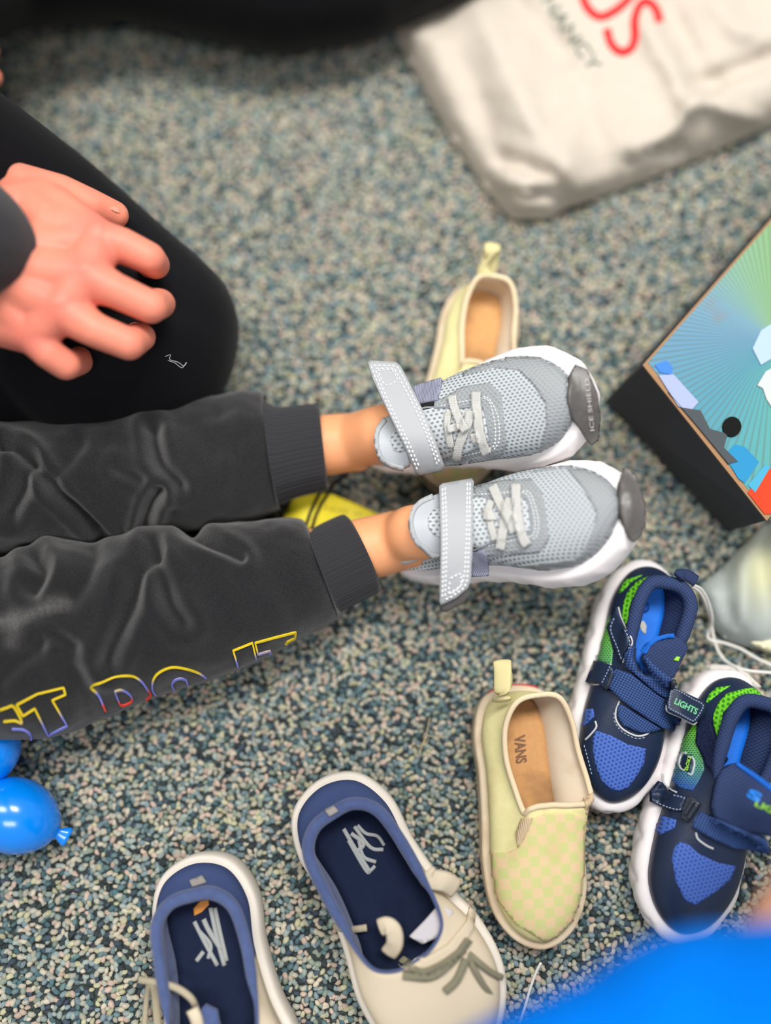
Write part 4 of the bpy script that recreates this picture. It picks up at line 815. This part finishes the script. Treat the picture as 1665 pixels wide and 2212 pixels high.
# ------------------------------------------------------------------ the two cream slip-on shoes
CREAM = mat('cream_canvas', c(222, 214, 158), .9, .15, bump=.3, bscale=1800, mottle=.05, mscale=90, dust=(c(190, 160, 110), .35, 60))
CHECK = mat('checked_canvas', c(206, 206, 140), .9, .15, pat=('checker', .0064, c(226, 200, 156)), bump=.3, bscale=1800, dust=(c(200, 186, 128), .4, 45))
OFFW = mat('worn_cream_rubber', c(214, 196, 168), .6, .3, dust=(c(170, 140, 108), .4, 50), mottle=.04, mscale=70)
LINC = mat('cream_lining', c(216, 200, 176), .9, .15, dust=(c(170, 140, 100), .3, 60))
TAN = mat('tan_insole', c(196, 148, 98), .85, .15, dust=(c(110, 84, 62), .6, 28), mottle=.06, mscale=300)
GORE = mat('cream_elastic', c(222, 200, 166), .9, .1, pat=('rib', .0012, c(190, 164, 130), 1))
TABM = mat('pale_yellow_tape', c(212, 200, 148), .85, .15, bump=.2, bscale=2000)
SL_TOP = np.array([(.055, .02, .345), (.07, .105, .34), (.16, .15, .3), (.28, .165, .27), (.4, .185, .265), (.47, .18, .285), (.475, .1, .315), (.468, .03, .32),
                   (.468, 0, .32), (.468, -.03, .32), (.475, -.06, .315), (.485, -.08, .285), (.4, -.10, .265), (.28, -.12, .27), (.16, -.11, .3), (.075, -.06, .34)])
OUTS = np.array([(0, 0), (.04, .135), (.17, .185), (.33, .185), (.5, .19), (.66, .2), (.82, .185), (.945, .115),
                 (1.0, .0), (.955, -.11), (.84, -.18), (.67, -.195), (.5, -.18), (.33, -.17), (.17, -.17), (.04, -.12)])
def slip_on(label, M, L, top=SL_TOP):
    zs = np.array([.15, .15, .145, .14, .135, .13, .13, .13, .13, .13, .13, .13, .135, .14, .145, .15])
    s = Shoe('slip_on_shoe', label, 'shoe', M, L, 'cream checked slip-on shoes', 1.0, out=OUTS, top=top, zs=zs, inset=.004, n=12,
             rise=[.08, .08, .08, .08, .1, .11, .11, .1, .1, .1, .11, .11, .1, .08, .08, .08], kk=[.1, .15, .2, .25, .35, .5, .52, .52, .5, .52, .52, .5, .35, .25, .2, .15],
             dz=[-.08, -.08, -.07, -.06, -.06, -.06, -.05, -.04, -.04, -.04, -.05, -.06, -.06, -.06, -.07, -.08])
    so = s.sole(OFFW, [(0, -.001), (.06, .0008), (.3, .001), (.36, .0004), (.4, .0012), (.7, .0012), (.76, .0006), (.8, .0012), (.96, .0006), (1, -.001)], spring=lambda x: np.clip((x - .8) / .2, 0, 1) ** 2 * .004)
    s.upper(CREAM); s.lining(LINC, .0028, .34); s.insole(TAN, .015, .005); s.collar(mat('cream_binding', c(226, 206, 172), .9, .15, bump=.3, bscale=1500), .0019); return s
MC, LC = place2((1098, 1487), (1170, 2040), .008); MD, LD = place2((1042, 640), (966, 1066), .008)
SCa = slip_on('cream checked slip-on shoe lying open between the beige lace-up and the navy sneakers', MC, LC, SL_TOP + [0, .045, 0])
SL_TOPB = SL_TOP.copy(); SL_TOPB[9:, 1] += [.02, .03, .045, .05, .05, .04, .02]
SCb = slip_on('cream slip-on shoe half hidden behind the worn grey sneakers', MD, LD, SL_TOPB)
def slip_details(s, vamp, gore, tabpath, stripe):
    R = s.root; vp = patch('vamp', vamp, CHECK, R, s.trU, off=.0002, thick=.0006, step=6, clip=True); vp['label'] = 'checked green and cream vamp'
    for q in gore: patch('elastic_gore', q, GORE, R, s.tr, off=.0003, thick=.0009, step=5, clip=True)
    pts = cr([np.array(q) for q in tabpath], 6); v, f = tube(s.w(pts), .0062, 12, flat=.22, up=s.M[:3, 0]); t = mk('heel_tab', v, f, TABM, R); t['label'] = 'pale yellow heel tab'
    k = s.N // 32; A = s.o2; ix = [i % s.N for i in range(-9, 10)]
    pl = np.array([np.r_[A[i] + s.n2[i] * .0016, s.zs[i] * .62] for i in ix]); pu = pl + [0, 0, .006]
    v = s.w(np.stack([pl, pu], 1).reshape(-1, 3)); f = [(2 * i, 2 * i + 2, 2 * i + 3, 2 * i + 1) for i in range(len(ix) - 1)]
    Lq = v; Nq = np.repeat(s.n2[ix] @ s.M[:2, :2].T, 2, 0); Nq = np.c_[Nq, np.zeros(len(Nq))]
    vv, ff = shell(Lq, Nq, f, 0, .0004, .001); o = mk('heel_label', vv, ff, mat('red_rubber', c(190, 30, 40), .5, .4), R); o['label'] = 'red rubber heel label'
    if stripe:
        n = len(A); pl = np.array([np.r_[A[i] + s.n2[i] * .0016, s.zs[i] * .80] for i in range(n)]); v, f = tube(s.w(pl), .0007, 6, closed=True); mk('sole_stripe', v, f, BLK, R)['label'] = 'black stripe round the sole'
slip_details(SCa, [(1150, 1768), (1178, 1756), (1228, 1754), (1274, 1770), (1264, 1800), (1280, 1825), (1275, 1900), (1260, 1985), (1220, 2030), (1180, 2035), (1115, 1995), (1064, 1930), (1045, 1880), (1052, 1840), (1095, 1842), (1125, 1828)],
             [[(1128, 1768), (1152, 1766), (1140, 1796), (1120, 1832), (1116, 1800)], [(1262, 1722), (1280, 1712), (1282, 1745), (1276, 1764), (1264, 1756)]],
             [(.062 * LC, -.012, .335 * LC), (.04 * LC, -.012, .36 * LC), (-.05 * LC, -.009, .33 * LC), (-.09 * LC, -.008, .31 * LC), (-.075 * LC, -.008, .29 * LC), (.0 * LC, -.008, .28 * LC), (.025 * LC, -.01, .26 * LC)], False)
slip_details(SCb, [(925, 985), (1000, 950), (1060, 960), (1050, 1010), (1000, 1030), (960, 1035)], [],
             [(.062 * LD, -.002, .335 * LD), (.04 * LD, -.002, .36 * LD), (-.05 * LD, 0, .36 * LD), (-.1 * LD, 0, .345 * LD), (-.08 * LD, 0, .33 * LD), (.0, 0, .29 * LD), (.02 * LD, 0, .26 * LD)], True)
INS = mat('faded_print', c(120, 92, 74), .9, .1)
lettering('insole_print', 'VANS', (1110, 1590), (4, 60), (24, -4), INS, SCa.root, SCa.trI, off=.0003, bold=.025)

# ------------------------------------------------------------------ the two beige canvas lace-ups with blue lining
BEIGE = c(206, 192, 168); NAVC = c(62, 76, 116)
CANV = mat('beige_and_blue_canvas', BEIGE, .9, .15, attr='pigment', bump=.35, bscale=1500)
BLUL = mat('blue_terry_lining', c(72, 86, 126), .95, .1, bump=.4, bscale=1600, sheen=.3, mottle=.1, mscale=200)
DKIN = mat('dark_blue_insole', c(24, 32, 54), .9, .1, mottle=.06, mscale=200)
SOLW = mat('off_white_rubber', c(222, 214, 202), .55, .3, mottle=.03, mscale=80)
LACB = mat('beige_lace', c(168, 158, 136), .9, .15); LACD = mat('grey_green_lace', c(128, 124, 104), .9, .15)
CV_TOP = np.array([(.11, 0, .30), (.12, .075, .30), (.18, .13, .285), (.3, .145, .265), (.42, .145, .27), (.5, .145, .28), (.58, .125, .285), (.62, .065, .29),
                   (.625, 0, .29), (.62, -.065, .29), (.58, -.125, .285), (.5, -.145, .28), (.42, -.145, .27), (.3, -.145, .265), (.18, -.13, .285), (.12, -.075, .30)])
def lace_up(label, M, L):
    zs = np.array([.16, .16, .155, .15, .145, .14, .14, .14, .14, .14, .14, .14, .145, .15, .155, .16])
    s = Shoe('lace_up_shoe', label, 'shoe', M, L, 'beige canvas lace-ups with blue linings', 1.16, top=CV_TOP, zs=zs, inset=.004, n=14, m=22,
             rise=[.08, .08, .08, .08, .1, .11, .11, .1, .1, .1, .11, .11, .1, .08, .08, .08], kk=[.2, .2, .2, .25, .35, .5, .55, .55, .55, .55, .55, .5, .35, .25, .2, .2],
             dz=[-.06, -.06, -.06, -.06, -.06, -.05, -.04, -.03, -.03, -.03, -.04, -.05, -.06, -.06, -.06, -.06])
    s.sole(SOLW, [(0, -.001), (.06, .001), (.35, .0016), (.5, .0016), (.9, .0012), (1, -.001)], spring=lambda x: np.clip((x - .8) / .2, 0, 1) ** 2 * .005)
    s.upper(CANV, col=lambda v: np.where(((v[:, 0] / s.L < .36) & (v[:, 2] / s.L > .15))[:, None], np.array(NAVC), np.array(BEIGE)))
    s.lining(BLUL, .004, .12); s.insole(DKIN, .015, .005); s.collar(BLUL, .0036, rad=lambda x: np.interp(x, [.1, .4, .48, .6], [.0042, .0036, .0014, .001])); return s
ME, LE = place2((692, 1688), (1022, 2272), .01); MF, LF = place2((430, 1846), (545, 2510), .01)
SE = lace_up('beige and blue lace-up shoe lying next to the checked slip-on', ME, LE)
SF = lace_up('beige and blue lace-up shoe with an orange sticker inside at the bottom edge', MF, LF)
PALE = mat('pale_grey_print', c(150, 153, 152), .8, .2)
def scribble(s, rows, m=PALE):
    prt = [tube(line3(q, s.trI, .0004, 6), r, 6) for q, r in rows]; v, f = join(prt); return mk('insole_print', v, f, m, s.root)
scribble(SE, [([(742, 1790), (765, 1830), (800, 1885)], .0016), ([(765, 1785), (800, 1830), (828, 1835)], .0014), ([(775, 1815), (785, 1850), (812, 1862)], .0014), ([(752, 1815), (790, 1880), (800, 1880), (810, 1870)], .0013), ([(772, 1782), (790, 1800), (815, 1806), (830, 1826)], .0013), ([(758, 1800), (785, 1822), (770, 1840)], .0016)])
scribble(SF, [([(420, 1990), (440, 2030), (470, 2085)], .0015), ([(465, 1960), (475, 2010), (490, 2075)], .0015), ([(430, 2010), (455, 2040), (450, 2070)], .0014), ([(455, 1960), (470, 2030), (485, 2085)], .0016), ([(440, 1985), (452, 2010), (478, 2050)], .0018), ([(425, 2075), (440, 2055)], .0016)])
patch('sticker', [(418, 1962), (432, 1946), (450, 1942), (452, 1954), (436, 1970), (420, 1978)], mat('orange_sticker', c(206, 134, 60), .6, .3), SF.root, SF.trI, off=.0004, thick=.0004, step=6)['label'] = 'orange sticker'
for s, q in ((SE, [(702, 1752), (722, 1742), (732, 1752), (712, 1764)]), (SF, [(410, 1905), (438, 1894), (446, 1908), (416, 1918)])):
    patch('heel_tab', q, mat('beige_tab', c(150, 144, 140), .9, .1), s.root, s.tr, off=.001, thick=.001, step=6)['label'] = 'beige heel tab'
patch('tongue_label', [(948, 1953), (978, 1968), (944, 2024), (912, 2038), (884, 2022), (920, 1985)], mat('white_label', c(196, 192, 196), .7, .2), SE.root, SE.tr, z=lambda x, y: .046 + (x - 884) * .00006, off=0, thick=.0012, step=8)['label'] = 'white size label'
# laces: bands over the throat, bow and loose ends
TE = SE.tr
def lace_piece(name, pts, r, m, root, flat=.5):
    p = cr([P(x, y, z) for x, y, z in pts], 6); v, f = tube(p, r, 8, flat=flat, up=(0, 0, 1)); return mk(name, v, f, m, root)
tonE = patch('tongue', [(842, 2030), (870, 2062), (915, 2068), (965, 2040), (1005, 1990), (1012, 1960), (1024, 1975), (1018, 2010), (985, 2060), (930, 2092), (870, 2092), (842, 2064)], mat('beige_tongue', c(206, 192, 168), .9, .15, bump=.3, bscale=1500), SE.root, TE, off=.001, thick=.0016, step=9)
T2 = [TREES[tonE.name]] + TE
for q in ([(865, 2068), (905, 2098), (950, 2085), (1000, 2050)], [(870, 2105), (930, 2108), (975, 2075), (1010, 2030)], [(960, 2140), (985, 2115), (1005, 2070)]):
    band('lace', q, 15, LACD, SE.root, T2, off=.0012, thick=.0016, step=6)
lace_piece('lace', [(1012, 2060, .05), (1035, 2080, .052), (1060, 2100, .048), (1085, 2112, .042)], .002, LACD, SE.root); lace_piece('lace', [(1008, 2062, .05), (1025, 2095, .052), (1045, 2130, .048), (1062, 2152, .042)], .002, LACD, SE.root)
lace_piece('eyelet_flap', [(838, 2062, .044), (852, 2040, .05), (850, 2012, .053), (836, 2000, .053), (820, 2004, .05)], .0055, mat('beige_flap', c(206, 192, 168), .9, .15, bump=.3, bscale=1500), SE.root, .25)
lace_piece('eyelet_flap', [(985, 1920, .048), (960, 1905, .054), (932, 1900, .053), (920, 1885, .05)], .0065, MATS['beige_flap'], SE.root, .25)
lace_piece('loose_lace', [(792, 2004, .04), (760, 2008, .036), (735, 2005, .03), (722, 1998, .026)], .0022, LACB, SE.root, .6); lace_piece('loose_lace', [(735, 2005, .03), (752, 2035, .016), (785, 2075, .008), (815, 2125, .007), (838, 2175, .007), (850, 2240, .007)], .0019, LACB, SE.root, .6)
lace_piece('loose_lace', [(300, 2116, .036), (325, 2120, .042), (350, 2124, .046), (385, 2136, .05), (412, 2156, .05), (424, 2178, .044)], .0022, LACB, SF.root, .6); lace_piece('loose_lace', [(330, 2122, .042), (336, 2160, .03), (342, 2240, .02)], .0026, LACB, SF.root, .6); lace_piece('loose_lace', [(322, 2122, .040), (316, 2160, .024), (310, 2240, .012)], .0018, LACB, SF.root, .6)
lace_piece('eyelet_flap', [(432, 2250, .042), (425, 2205, .05), (415, 2180, .052)], .004, MATS['beige_flap'], SF.root, .5)
patch('tongue', [(420, 2230), (425, 2190), (445, 2168), (470, 2180), (480, 2230), (470, 2290), (430, 2290)], BLUL, SF.root, SF.tr, z=lambda x, y: .046, off=0, thick=.003, step=9)
# ------------------------------------------------------------------ the white shopping bag lying at the top
def cushion(name, poly, m, parent, zmax, ramp, folds=(), step=22, zmin=.004, colf=None, nz=.0, uv0=None):
    """a filled flat thing lying on the carpet: top with folds, flat underside"""
    v2, f = fill2d(poly, step); b = dens(poly, step); e = dens(poly, 6)
    d = np.sqrt(((v2[:, None] - e[None]) ** 2).sum(-1)).min(1); z = zmin + zmax * (1 - np.exp(-(d / ramp) ** 1.2))
    for q, dep, w in folds:
        p = cr(q, 8); k = np.sqrt(((v2[:, None] - p[None]) ** 2).sum(-1)).min(1); z += dep * np.exp(-(k / w) ** 2) * np.clip(d / 25, 0, 1)
    if nz: z += np.array([noise.fractal(V((x * .012, y * .012, 3)), 1, 2, 3) for x, y in v2]) * nz * np.clip(d / 40, 0, 1)
    z = np.maximum(z, zmin); T = np.array([P(x, y, q) for (x, y), q in zip(v2, z)]); B = T * [1, 1, 0] + [0, 0, .0025]
    vv = np.vstack([T, B]); n = len(T); ed = {}
    for t in f:
        for i in range(3): ed[(t[i], t[(i + 1) % 3])] = 1
    fs = list(f) + [tuple(n + i for i in t[::-1]) for t in f] + [(q, p, n + p, n + q) for (p, q) in ed if (q, p) not in ed]
    cl = None
    if colf: cl = np.array([colf(x, y) for x, y in v2]); cl = np.vstack([cl, cl])
    o = mk(name, vv, fs, m, parent, col=cl, uv=vv[:, :2]); TREES[o.name] = bvh(vv, fs); return o
BAGM = mat('white_bag_plastic', c(190, 181, 168), .75, .2, mottle=.02, mscale=30)
bag = empty('shopping_bag', P(1350, 150, 0), 'white plastic shopping bag with red lettering lying on the carpet', 'bag')
bg = cushion('bag_body', [(848, 60), (902, 170), (962, 278), (1012, 352), (1062, 424), (1096, 464), (1112, 472), (1185, 470), (1226, 447), (1400, 385), (1560, 318), (1680, 264), (1800, 210), (1900, 40), (1780, -240), (1500, -330), (1150, -160), (1010, -20), (930, 15)], BAGM, bag, .042, 42,
    folds=[([(1010, -20), (1080, 120), (1160, 280), (1250, 400)], .010, 34), ([(960, 60), (1020, 200), (1075, 330)], -.008, 30), ([(1090, -20), (1170, 70), (1215, 110)], -.009, 32), ([(1260, 200), (1290, 300), (1310, 350)], -.006, 34), ([(1400, 60), (1450, 150), (1490, 230)], .011, 26), ([(1440, 20), (1500, 130), (1540, 180)], -.008, 26),
           ([(1500, 190), (1580, 160), (1700, 110)], -.013, 20), ([(1510, 215), (1570, 235), (1640, 260)], .009, 16), ([(1380, 330), (1450, 280), (1510, 205)], .008, 20), ([(1360, 345), (1400, 330), (1460, 320)], -.008, 16), ([(1085, 345), (1130, 355), (1180, 375)], -.010, 16), ([(1085, 385), (1140, 398), (1180, 385)], .008, 16), ([(1140, 420), (1175, 418), (1205, 425)], -.008, 11), ([(1560, 20), (1600, 60), (1660, 70)], .008, 30)], step=15, nz=.004)
BT = [TREES[bg.name]]; RED = mat('red_ink', c(226, 32, 36), .5, .3); GREYI = mat('grey_green_ink', c(118, 124, 116), .6, .2)
band('printed_letter', [(1424, 48), (1418, 26), (1406, 9), (1391, 4), (1378, 18), (1371, 45), (1372, 75), (1366, 100), (1350, 113), (1333, 110), (1318, 92), (1310, 63)], 17, RED, bg, BT, off=.0005, thick=.0004, step=6)['label'] = 'red letter S'
band('printed_letter', [(1256, -30), (1260, -2), (1268, 17), (1284, 33), (1302, 37), (1328, 24), (1352, 4), (1380, -30), (1385, -60), (1350, -95), (1300, -90), (1265, -60), (1256, -32)], 17, RED, bg, BT, off=.0005, thick=.0004, step=6)['label'] = 'red letter O'
lettering('printed_lettering', 'NANCY', (1168, 2), (108, 156), (25, -16), GREYI, bg, BT, off=.0004, bold=.01)
# ------------------------------------------------------------------ shoe box at the right
box = empty('shoe_box', P(1600, 800, 0), 'shoe box with blue and green sunburst print and plain black side', 'box')
zt = .085; a0, a2 = P(1387, 790, zt), P(1654, 1126, zt); ex_ = P(1668, 470, zt) - a0; ex_ = ex_ / np.linalg.norm(ex_) * .30
b0, b2 = P(1305, 866, .004), P(1570, 1151, .004); cor = [b0, b2, b2 + ex_ * 1.0, b0 + ex_ * 1.0, a0, a2, a2 + ex_, a0 + ex_]
BOXB = mat('black_box_card', c(56, 57, 62), .7, .25, mottle=.12, mscale=14); CARD = mat('brown_card', c(150, 118, 88), .9, .1)
def bev(name, pts, faces, m, parent, w=.0012):
    o = mk(name, pts, faces, m, parent, smooth=False); b = o.modifiers.new('b', 'BEVEL'); b.width = w; b.segments = 2; return o
FC = [(0, 1, 2, 3), (4, 7, 6, 5), (0, 4, 5, 1), (1, 5, 6, 2), (2, 6, 7, 3), (3, 7, 4, 0)]
bev('box_body', cor, FC, BOXB, box)
up = np.array([0, 0, 1.0]); cen = (a0 + a2) / 2
def topsheet(name, poly, m, h0, h1, colf=None):
    v2, f = fill2d(poly, 30); L = np.array([P(x, y, zt) for x, y in v2]) ; o0 = P(1668, 735, zt)
    vv, ff = shell(L + up * h0, np.tile(up, (len(L), 1)), f, 0, h1 - h0, 0.0); uv = (L - o0)[:, :2]
    return mk(name, vv, ff, m, box, uv=np.vstack([uv, uv]), smooth=False)
w4 = a2 + ex_; w5 = a0 + ex_; far = [tuple(pix(q)) for q in (a0, a2, w4, w5)]
topsheet('card_edge', far, CARD, .0002, .0014)
PR = mat('sunburst_print', c(115, 163, 183), .7, .15, pat=('rays', [(0.0, c(94, 136, 161)), (.125, c(77, 136, 154)), (.2, c(79, 146, 152)), (.28, c(88, 152, 138)), (.55, c(135, 161, 125)), (.72, c(119, 158, 107)), (.80, c(119, 158, 133)), (.9, c(107, 146, 166)), (1.0, c(94, 136, 161))]))
m_ = .0022; cc_ = (a0 + w4) / 2; inn = [tuple(pix(q + (cc_ - q) / np.linalg.norm(cc_ - q) * .004)) for q in (a0, a2, w4, w5)]
KT = 0; topsheet('printed_top', inn, PR, .0014, .0018)['label'] = 'printed sunburst top'
for nm, q, k in (('printed_red_sector', [(1612, 1066), (1640, 1028), (1700, 990), (1730, 1060), (1662, 1112), (1648, 1112)], c(206, 62, 36)), ('printed_building', [(1562, 986), (1584, 962), (1606, 968), (1636, 1000), (1606, 1046), (1592, 1036)], c(44, 128, 172)), ('printed_building', [(1628, 1066), (1612, 1050), (1650, 1005), (1660, 1012)], c(70, 150, 180)),
                 ('printed_logo', [(1412, 792), (1436, 782), (1450, 796), (1448, 812), (1424, 808)], c(66, 120, 210)), ('printed_logo', [(1420, 814), (1452, 812), (1506, 872), (1488, 892), (1462, 880)], c(150, 160, 190)), ('printed_cloud', [(1622, 756), (1640, 718), (1668, 700), (1720, 690), (1720, 760), (1660, 780), (1640, 792)], c(160, 182, 204)), ('printed_cloud', [(1632, 836), (1650, 806), (1680, 790), (1720, 800), (1710, 880), (1668, 890), (1652, 866), (1644, 842)], c(182, 188, 188)),
                 ('printed_skyline', [(1440, 850), (1470, 884), (1510, 890), (1530, 930), (1568, 940), (1560, 970), (1590, 1000), (1570, 1005), (1500, 920)], c(70, 76, 80)), ('finger_hole', [(1577 + 22 * math.cos(t) * .85 - 8 * math.sin(t), 925 + 20 * math.sin(t) + 8 * math.cos(t)) for t in np.arange(16) * math.pi / 8], c(14, 14, 14))):
    topsheet(nm, q, mat('ink_%d_%d' % (int(q[0][0]), int(q[0][1])), k, .7, .1), .0018, .0022 + .0003 * (KT := KT + .4))
# ------------------------------------------------------------------ pale sheet and slip at the right edge
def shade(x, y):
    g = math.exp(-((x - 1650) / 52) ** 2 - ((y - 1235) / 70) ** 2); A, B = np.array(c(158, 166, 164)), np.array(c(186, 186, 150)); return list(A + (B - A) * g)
sheet = cushion('plastic_sheet', [(1740, 1090), (1640, 1140), (1603, 1180), (1560, 1226), (1514, 1264), (1512, 1284), (1526, 1325), (1546, 1362), (1576, 1389), (1620, 1399), (1680, 1410), (1780, 1415), (1830, 1250)], mat('pale_plastic', c(150, 158, 150), .55, .25, attr='pigment'), None, .022, 26,
    folds=[([(1600, 1190), (1610, 1290), (1590, 1380)], .006, 22), ([(1560, 1240), (1570, 1310), (1600, 1370)], -.005, 18), ([(1650, 1130), (1640, 1250), (1670, 1380)], -.005, 24), ([(1690, 1150), (1700, 1260)], .006, 22)], step=10, colf=shade)
tag(sheet, 'pale grey green crumpled plastic sheet below the shoe box at the right edge', 'plastic sheet'); origin(sheet)
o = cushion('paper_slip', [(1622, 1387), (1665, 1378), (1720, 1376), (1730, 1404), (1668, 1408)], mat('cream_paper', c(222, 218, 186), .7, .2), None, .004, 10, step=8, zmin=.012); tag(o, 'cream paper slip tucked against the pale plastic sheet', 'paper'); origin(o)
# white swing tag behind the heel of the open navy sneaker
PAP = mat('white_card', c(206, 202, 196), .6, .25)
ht = empty('hang_tag', P(1570, 1455, .01), 'white folded hang tag behind the heel of the open navy sneaker', 'tag')
for q, z0, z1 in (([(1519, 1439), (1540, 1435), (1570, 1437), (1598, 1448), (1628, 1474), (1612, 1480), (1580, 1466), (1545, 1453)], .012, .03), ([(1588, 1441), (1612, 1453), (1644, 1484), (1632, 1487), (1605, 1466)], .014, .034)):
    patch('leaf', q, PAP, ht, [], z=lambda x, y, z0=z0, z1=z1: z0 + (z1 - z0) * (x - 1519) / 110, off=0, thick=.0008, step=8, skirt=.0004)
# white elastic cord tied to the navy sneaker's heel tab
WC = mat('white_elastic', c(226, 224, 218), .7, .25)
def cords(name, lab, cat, paths, r, m):
    prt = [tube(cr([P(*q) for q in p], 8), r, 8) for p in paths]; v, f = join(prt); o = mk(name, v, f, m); tag(o, lab, cat); return origin(o)
cords('elastic_cord', 'white elastic cord running from the navy sneaker heel tab to the right edge', 'cord',
      [[(1496, 1263, .064), (1515, 1274, .05), (1530, 1302, .035), (1538, 1338, .02), (1532, 1360, .010), (1528, 1375, .007), (1537, 1384, .008), (1560, 1388, .008), (1600, 1402, .007), (1640, 1425, .007), (1700, 1450, .007)], [(1496, 1267, .062), (1512, 1281, .048), (1525, 1306, .033), (1535, 1340, .016), (1539, 1366, .010), (1548, 1400, .007), (1565, 1426, .007), (1590, 1441, .016), (1625, 1450, .020), (1700, 1455, .016)]], .0011, WC)
cords('white_thread', 'white thread standing up from the carpet beside the blue clothing', 'thread', [[(1168, 2080, .022), (1158, 2100, .018), (1145, 2135, .012), (1135, 2170, .008), (1120, 2215, .006), (1105, 2260, .005)]], .0009, WC)
cords('straw_strand', 'thin dry straw strand on the bare carpet left of the checked slip-on', 'straw', [[(904, 1634, .006), (914, 1605, .0065), (922, 1580, .007), (928, 1550, .0065)], [(920, 1588, .0065), (940, 1592, .007), (968, 1592, .006)], [(921, 1590, .006), (914, 1610, .007), (925, 1600, .006)]], .0003, mat('dry_straw', c(190, 170, 120), .8, .2))
# lint on the leggings
lt = [(356, 770), (368, 766), (366, 776), (384, 782), (396, 790), (402, 782), (392, 794), (378, 784), (362, 778)]
L_, N_, _ = cast(cr(lt, 4), LT); v, f = tube(L_ + N_ * .0006, .00022, 5); mk('lint', v, f, mat('white_lint', c(200, 200, 204), .9, .1), legg)
# ------------------------------------------------------------------ yellow tag under the child's ankles
YEL = mat('yellow_card', c(226, 208, 44), .55, .3)
yt = empty('hang_tag', P(700, 1105, 0), 'yellow paper tag with black string under the bare ankles', 'tag')
zy = lambda x, y: .010 + .012 * math.exp(-((x - 660) / 60) ** 2)
yc = patch('card', [(611, 1128), (614, 1108), (622, 1100), (632, 1074), (650, 1065), (680, 1063), (708, 1064), (760, 1085), (824, 1114), (772, 1134), (700, 1146), (640, 1140)], YEL, yt, [], z=zy, off=0, thick=.0007, step=9, skirt=.0004); YT = [TREES[yc.name]]
for q in ([(690, 1063), (680, 1085), (668, 1112), (660, 1142)], [(708, 1066), (692, 1090), (680, 1115), (672, 1143)]):
    Lq = line3(q, YT, .0022); v, f = tube(Lq, .0011, 8); mk('string', v, f, BLK, yt)
v, f = tube(cr([P(690, 1063, .024), P(705, 1058, .024), P(722, 1046, .016), P(745, 1030, .012), P(752, 1020, .012)], 6), .0011, 8); mk('string', v, f, BLK, yt)
GI = mat('grey_print', c(150, 140, 60), .7, .2)
prt = [tube(line3([(x, 1100 + (x - 690) * .18), (x + 3, 1090 + (x - 690) * .18)], YT, .0003), .0004, 5) for x in (702, 712, 720, 730, 738, 746)] + [tube(line3([(x, 1112), (x + 1, 1107)], YT, .0003), .0003, 5) for x in (766, 772, 778)]
v, f = join(prt); mk('printed_digits', v, f, GI, yc)
# ------------------------------------------------------------------ twisted blue balloon at the left edge
BAL = mat('blue_latex', c(0, 132, 238), .22, .5, coat=.5)
bl = empty('balloon', P(20, 1700, 0), 'twisted bright blue balloon with a knotted tail at the left edge', 'balloon')
def blob(c0, ax, rl, rr, n=28, m=20, tail=0):
    ax = ax / np.linalg.norm(ax); y = np.cross([0, 0, 1.0], ax); y /= np.linalg.norm(y); z = np.cross(ax, y); t = np.linspace(0.04, math.pi - .04, m); a = np.arange(n) * 2 * math.pi / n
    rows = [c0 - ax * rl * math.cos(q) * (1 + tail * (math.cos(q) < 0) * math.cos(q) ** 4) + rr * math.sin(q) ** .9 * (np.cos(a)[:, None] * y + np.sin(a)[:, None] * z) for q in t]
    v, f = tubemesh(np.stack(rows)); return v, f + [tuple(range(n))[::-1]]
q1, q2 = P(-25, 1622, .034), P(32, 1761, .026); dv = P(150, 1805, .012) - q2
v, f = blob(q2, dv, .0275, .0245, tail=.12); mk('bubble', v, f, BAL, bl)
v, f = blob(q1, P(-60, 1700, .027) - q1, .023, .0205); mk('bubble', v, f, BAL, bl)
v, f = blob(P(-95, 1790, .026), P(-200, 1800, .03) - P(-95, 1790, .026), .026, .023); mk('bubble', v, f, BAL, bl)
kn = [P(110, 1793, .020), P(119, 1797, .018), P(128, 1801, .016), P(140, 1806, .014), P(147, 1809, .013)]
v, f = tube(np.array(kn), [.004, .0022, .0042, .0062, .0068], 12, flat=.5, up=(0, 0, 1)); mk('knot', v, f, BAL, bl)
# ------------------------------------------------------------------ somebody in bright blue leaning in at the lower right
blu = empty('person', P(1750, 2300, 0), 'out of focus person in bright blue clothing leaning in at the lower right corner', 'person')
v, f = melt([capsule(P(1730, 2080, .25), .027, P(1850, 1820, .25), .021, 20), capsule(P(1730, 2080, .25), .027, P(1700, 2440, .30), .034, 20), capsule(P(1700, 2440, .3), .04, P(2000, 2600, .34), .06, 20)] + fingers(P(1860, 1815, .25), P(2000, 1770, .22) - P(1860, 1815, .25), np.array([0, 1.0, 0]), .75), .0032, 5)
mk('body', v, f, mat('forearm_skin', c(216, 158, 128), .5, .35, sss=.1), blu)
CB = mat('bright_blue_cloth', c(0, 124, 240), .9, .05, bump=.2, bscale=900)
v, f = melt([capsule(P(1195, 2655, .295), .068, P(1600, 2478, .30), .068, 28, 8), capsule(P(1600, 2478, .30), .068, P(1980, 2440, .31), .070, 28, 8), capsule(P(1640, 2560, .3), .085, P(2040, 2660, .33), .10, 28, 8), capsule(P(1200, 2650, .29), .068, P(1250, 2950, .2), .06, 28, 8), capsule(P(1250, 2950, .2), .06, P(1500, 3100, .06), .055, 28, 8)], .005, 8)
mk('blue_shirt', v, f, CB, blu)
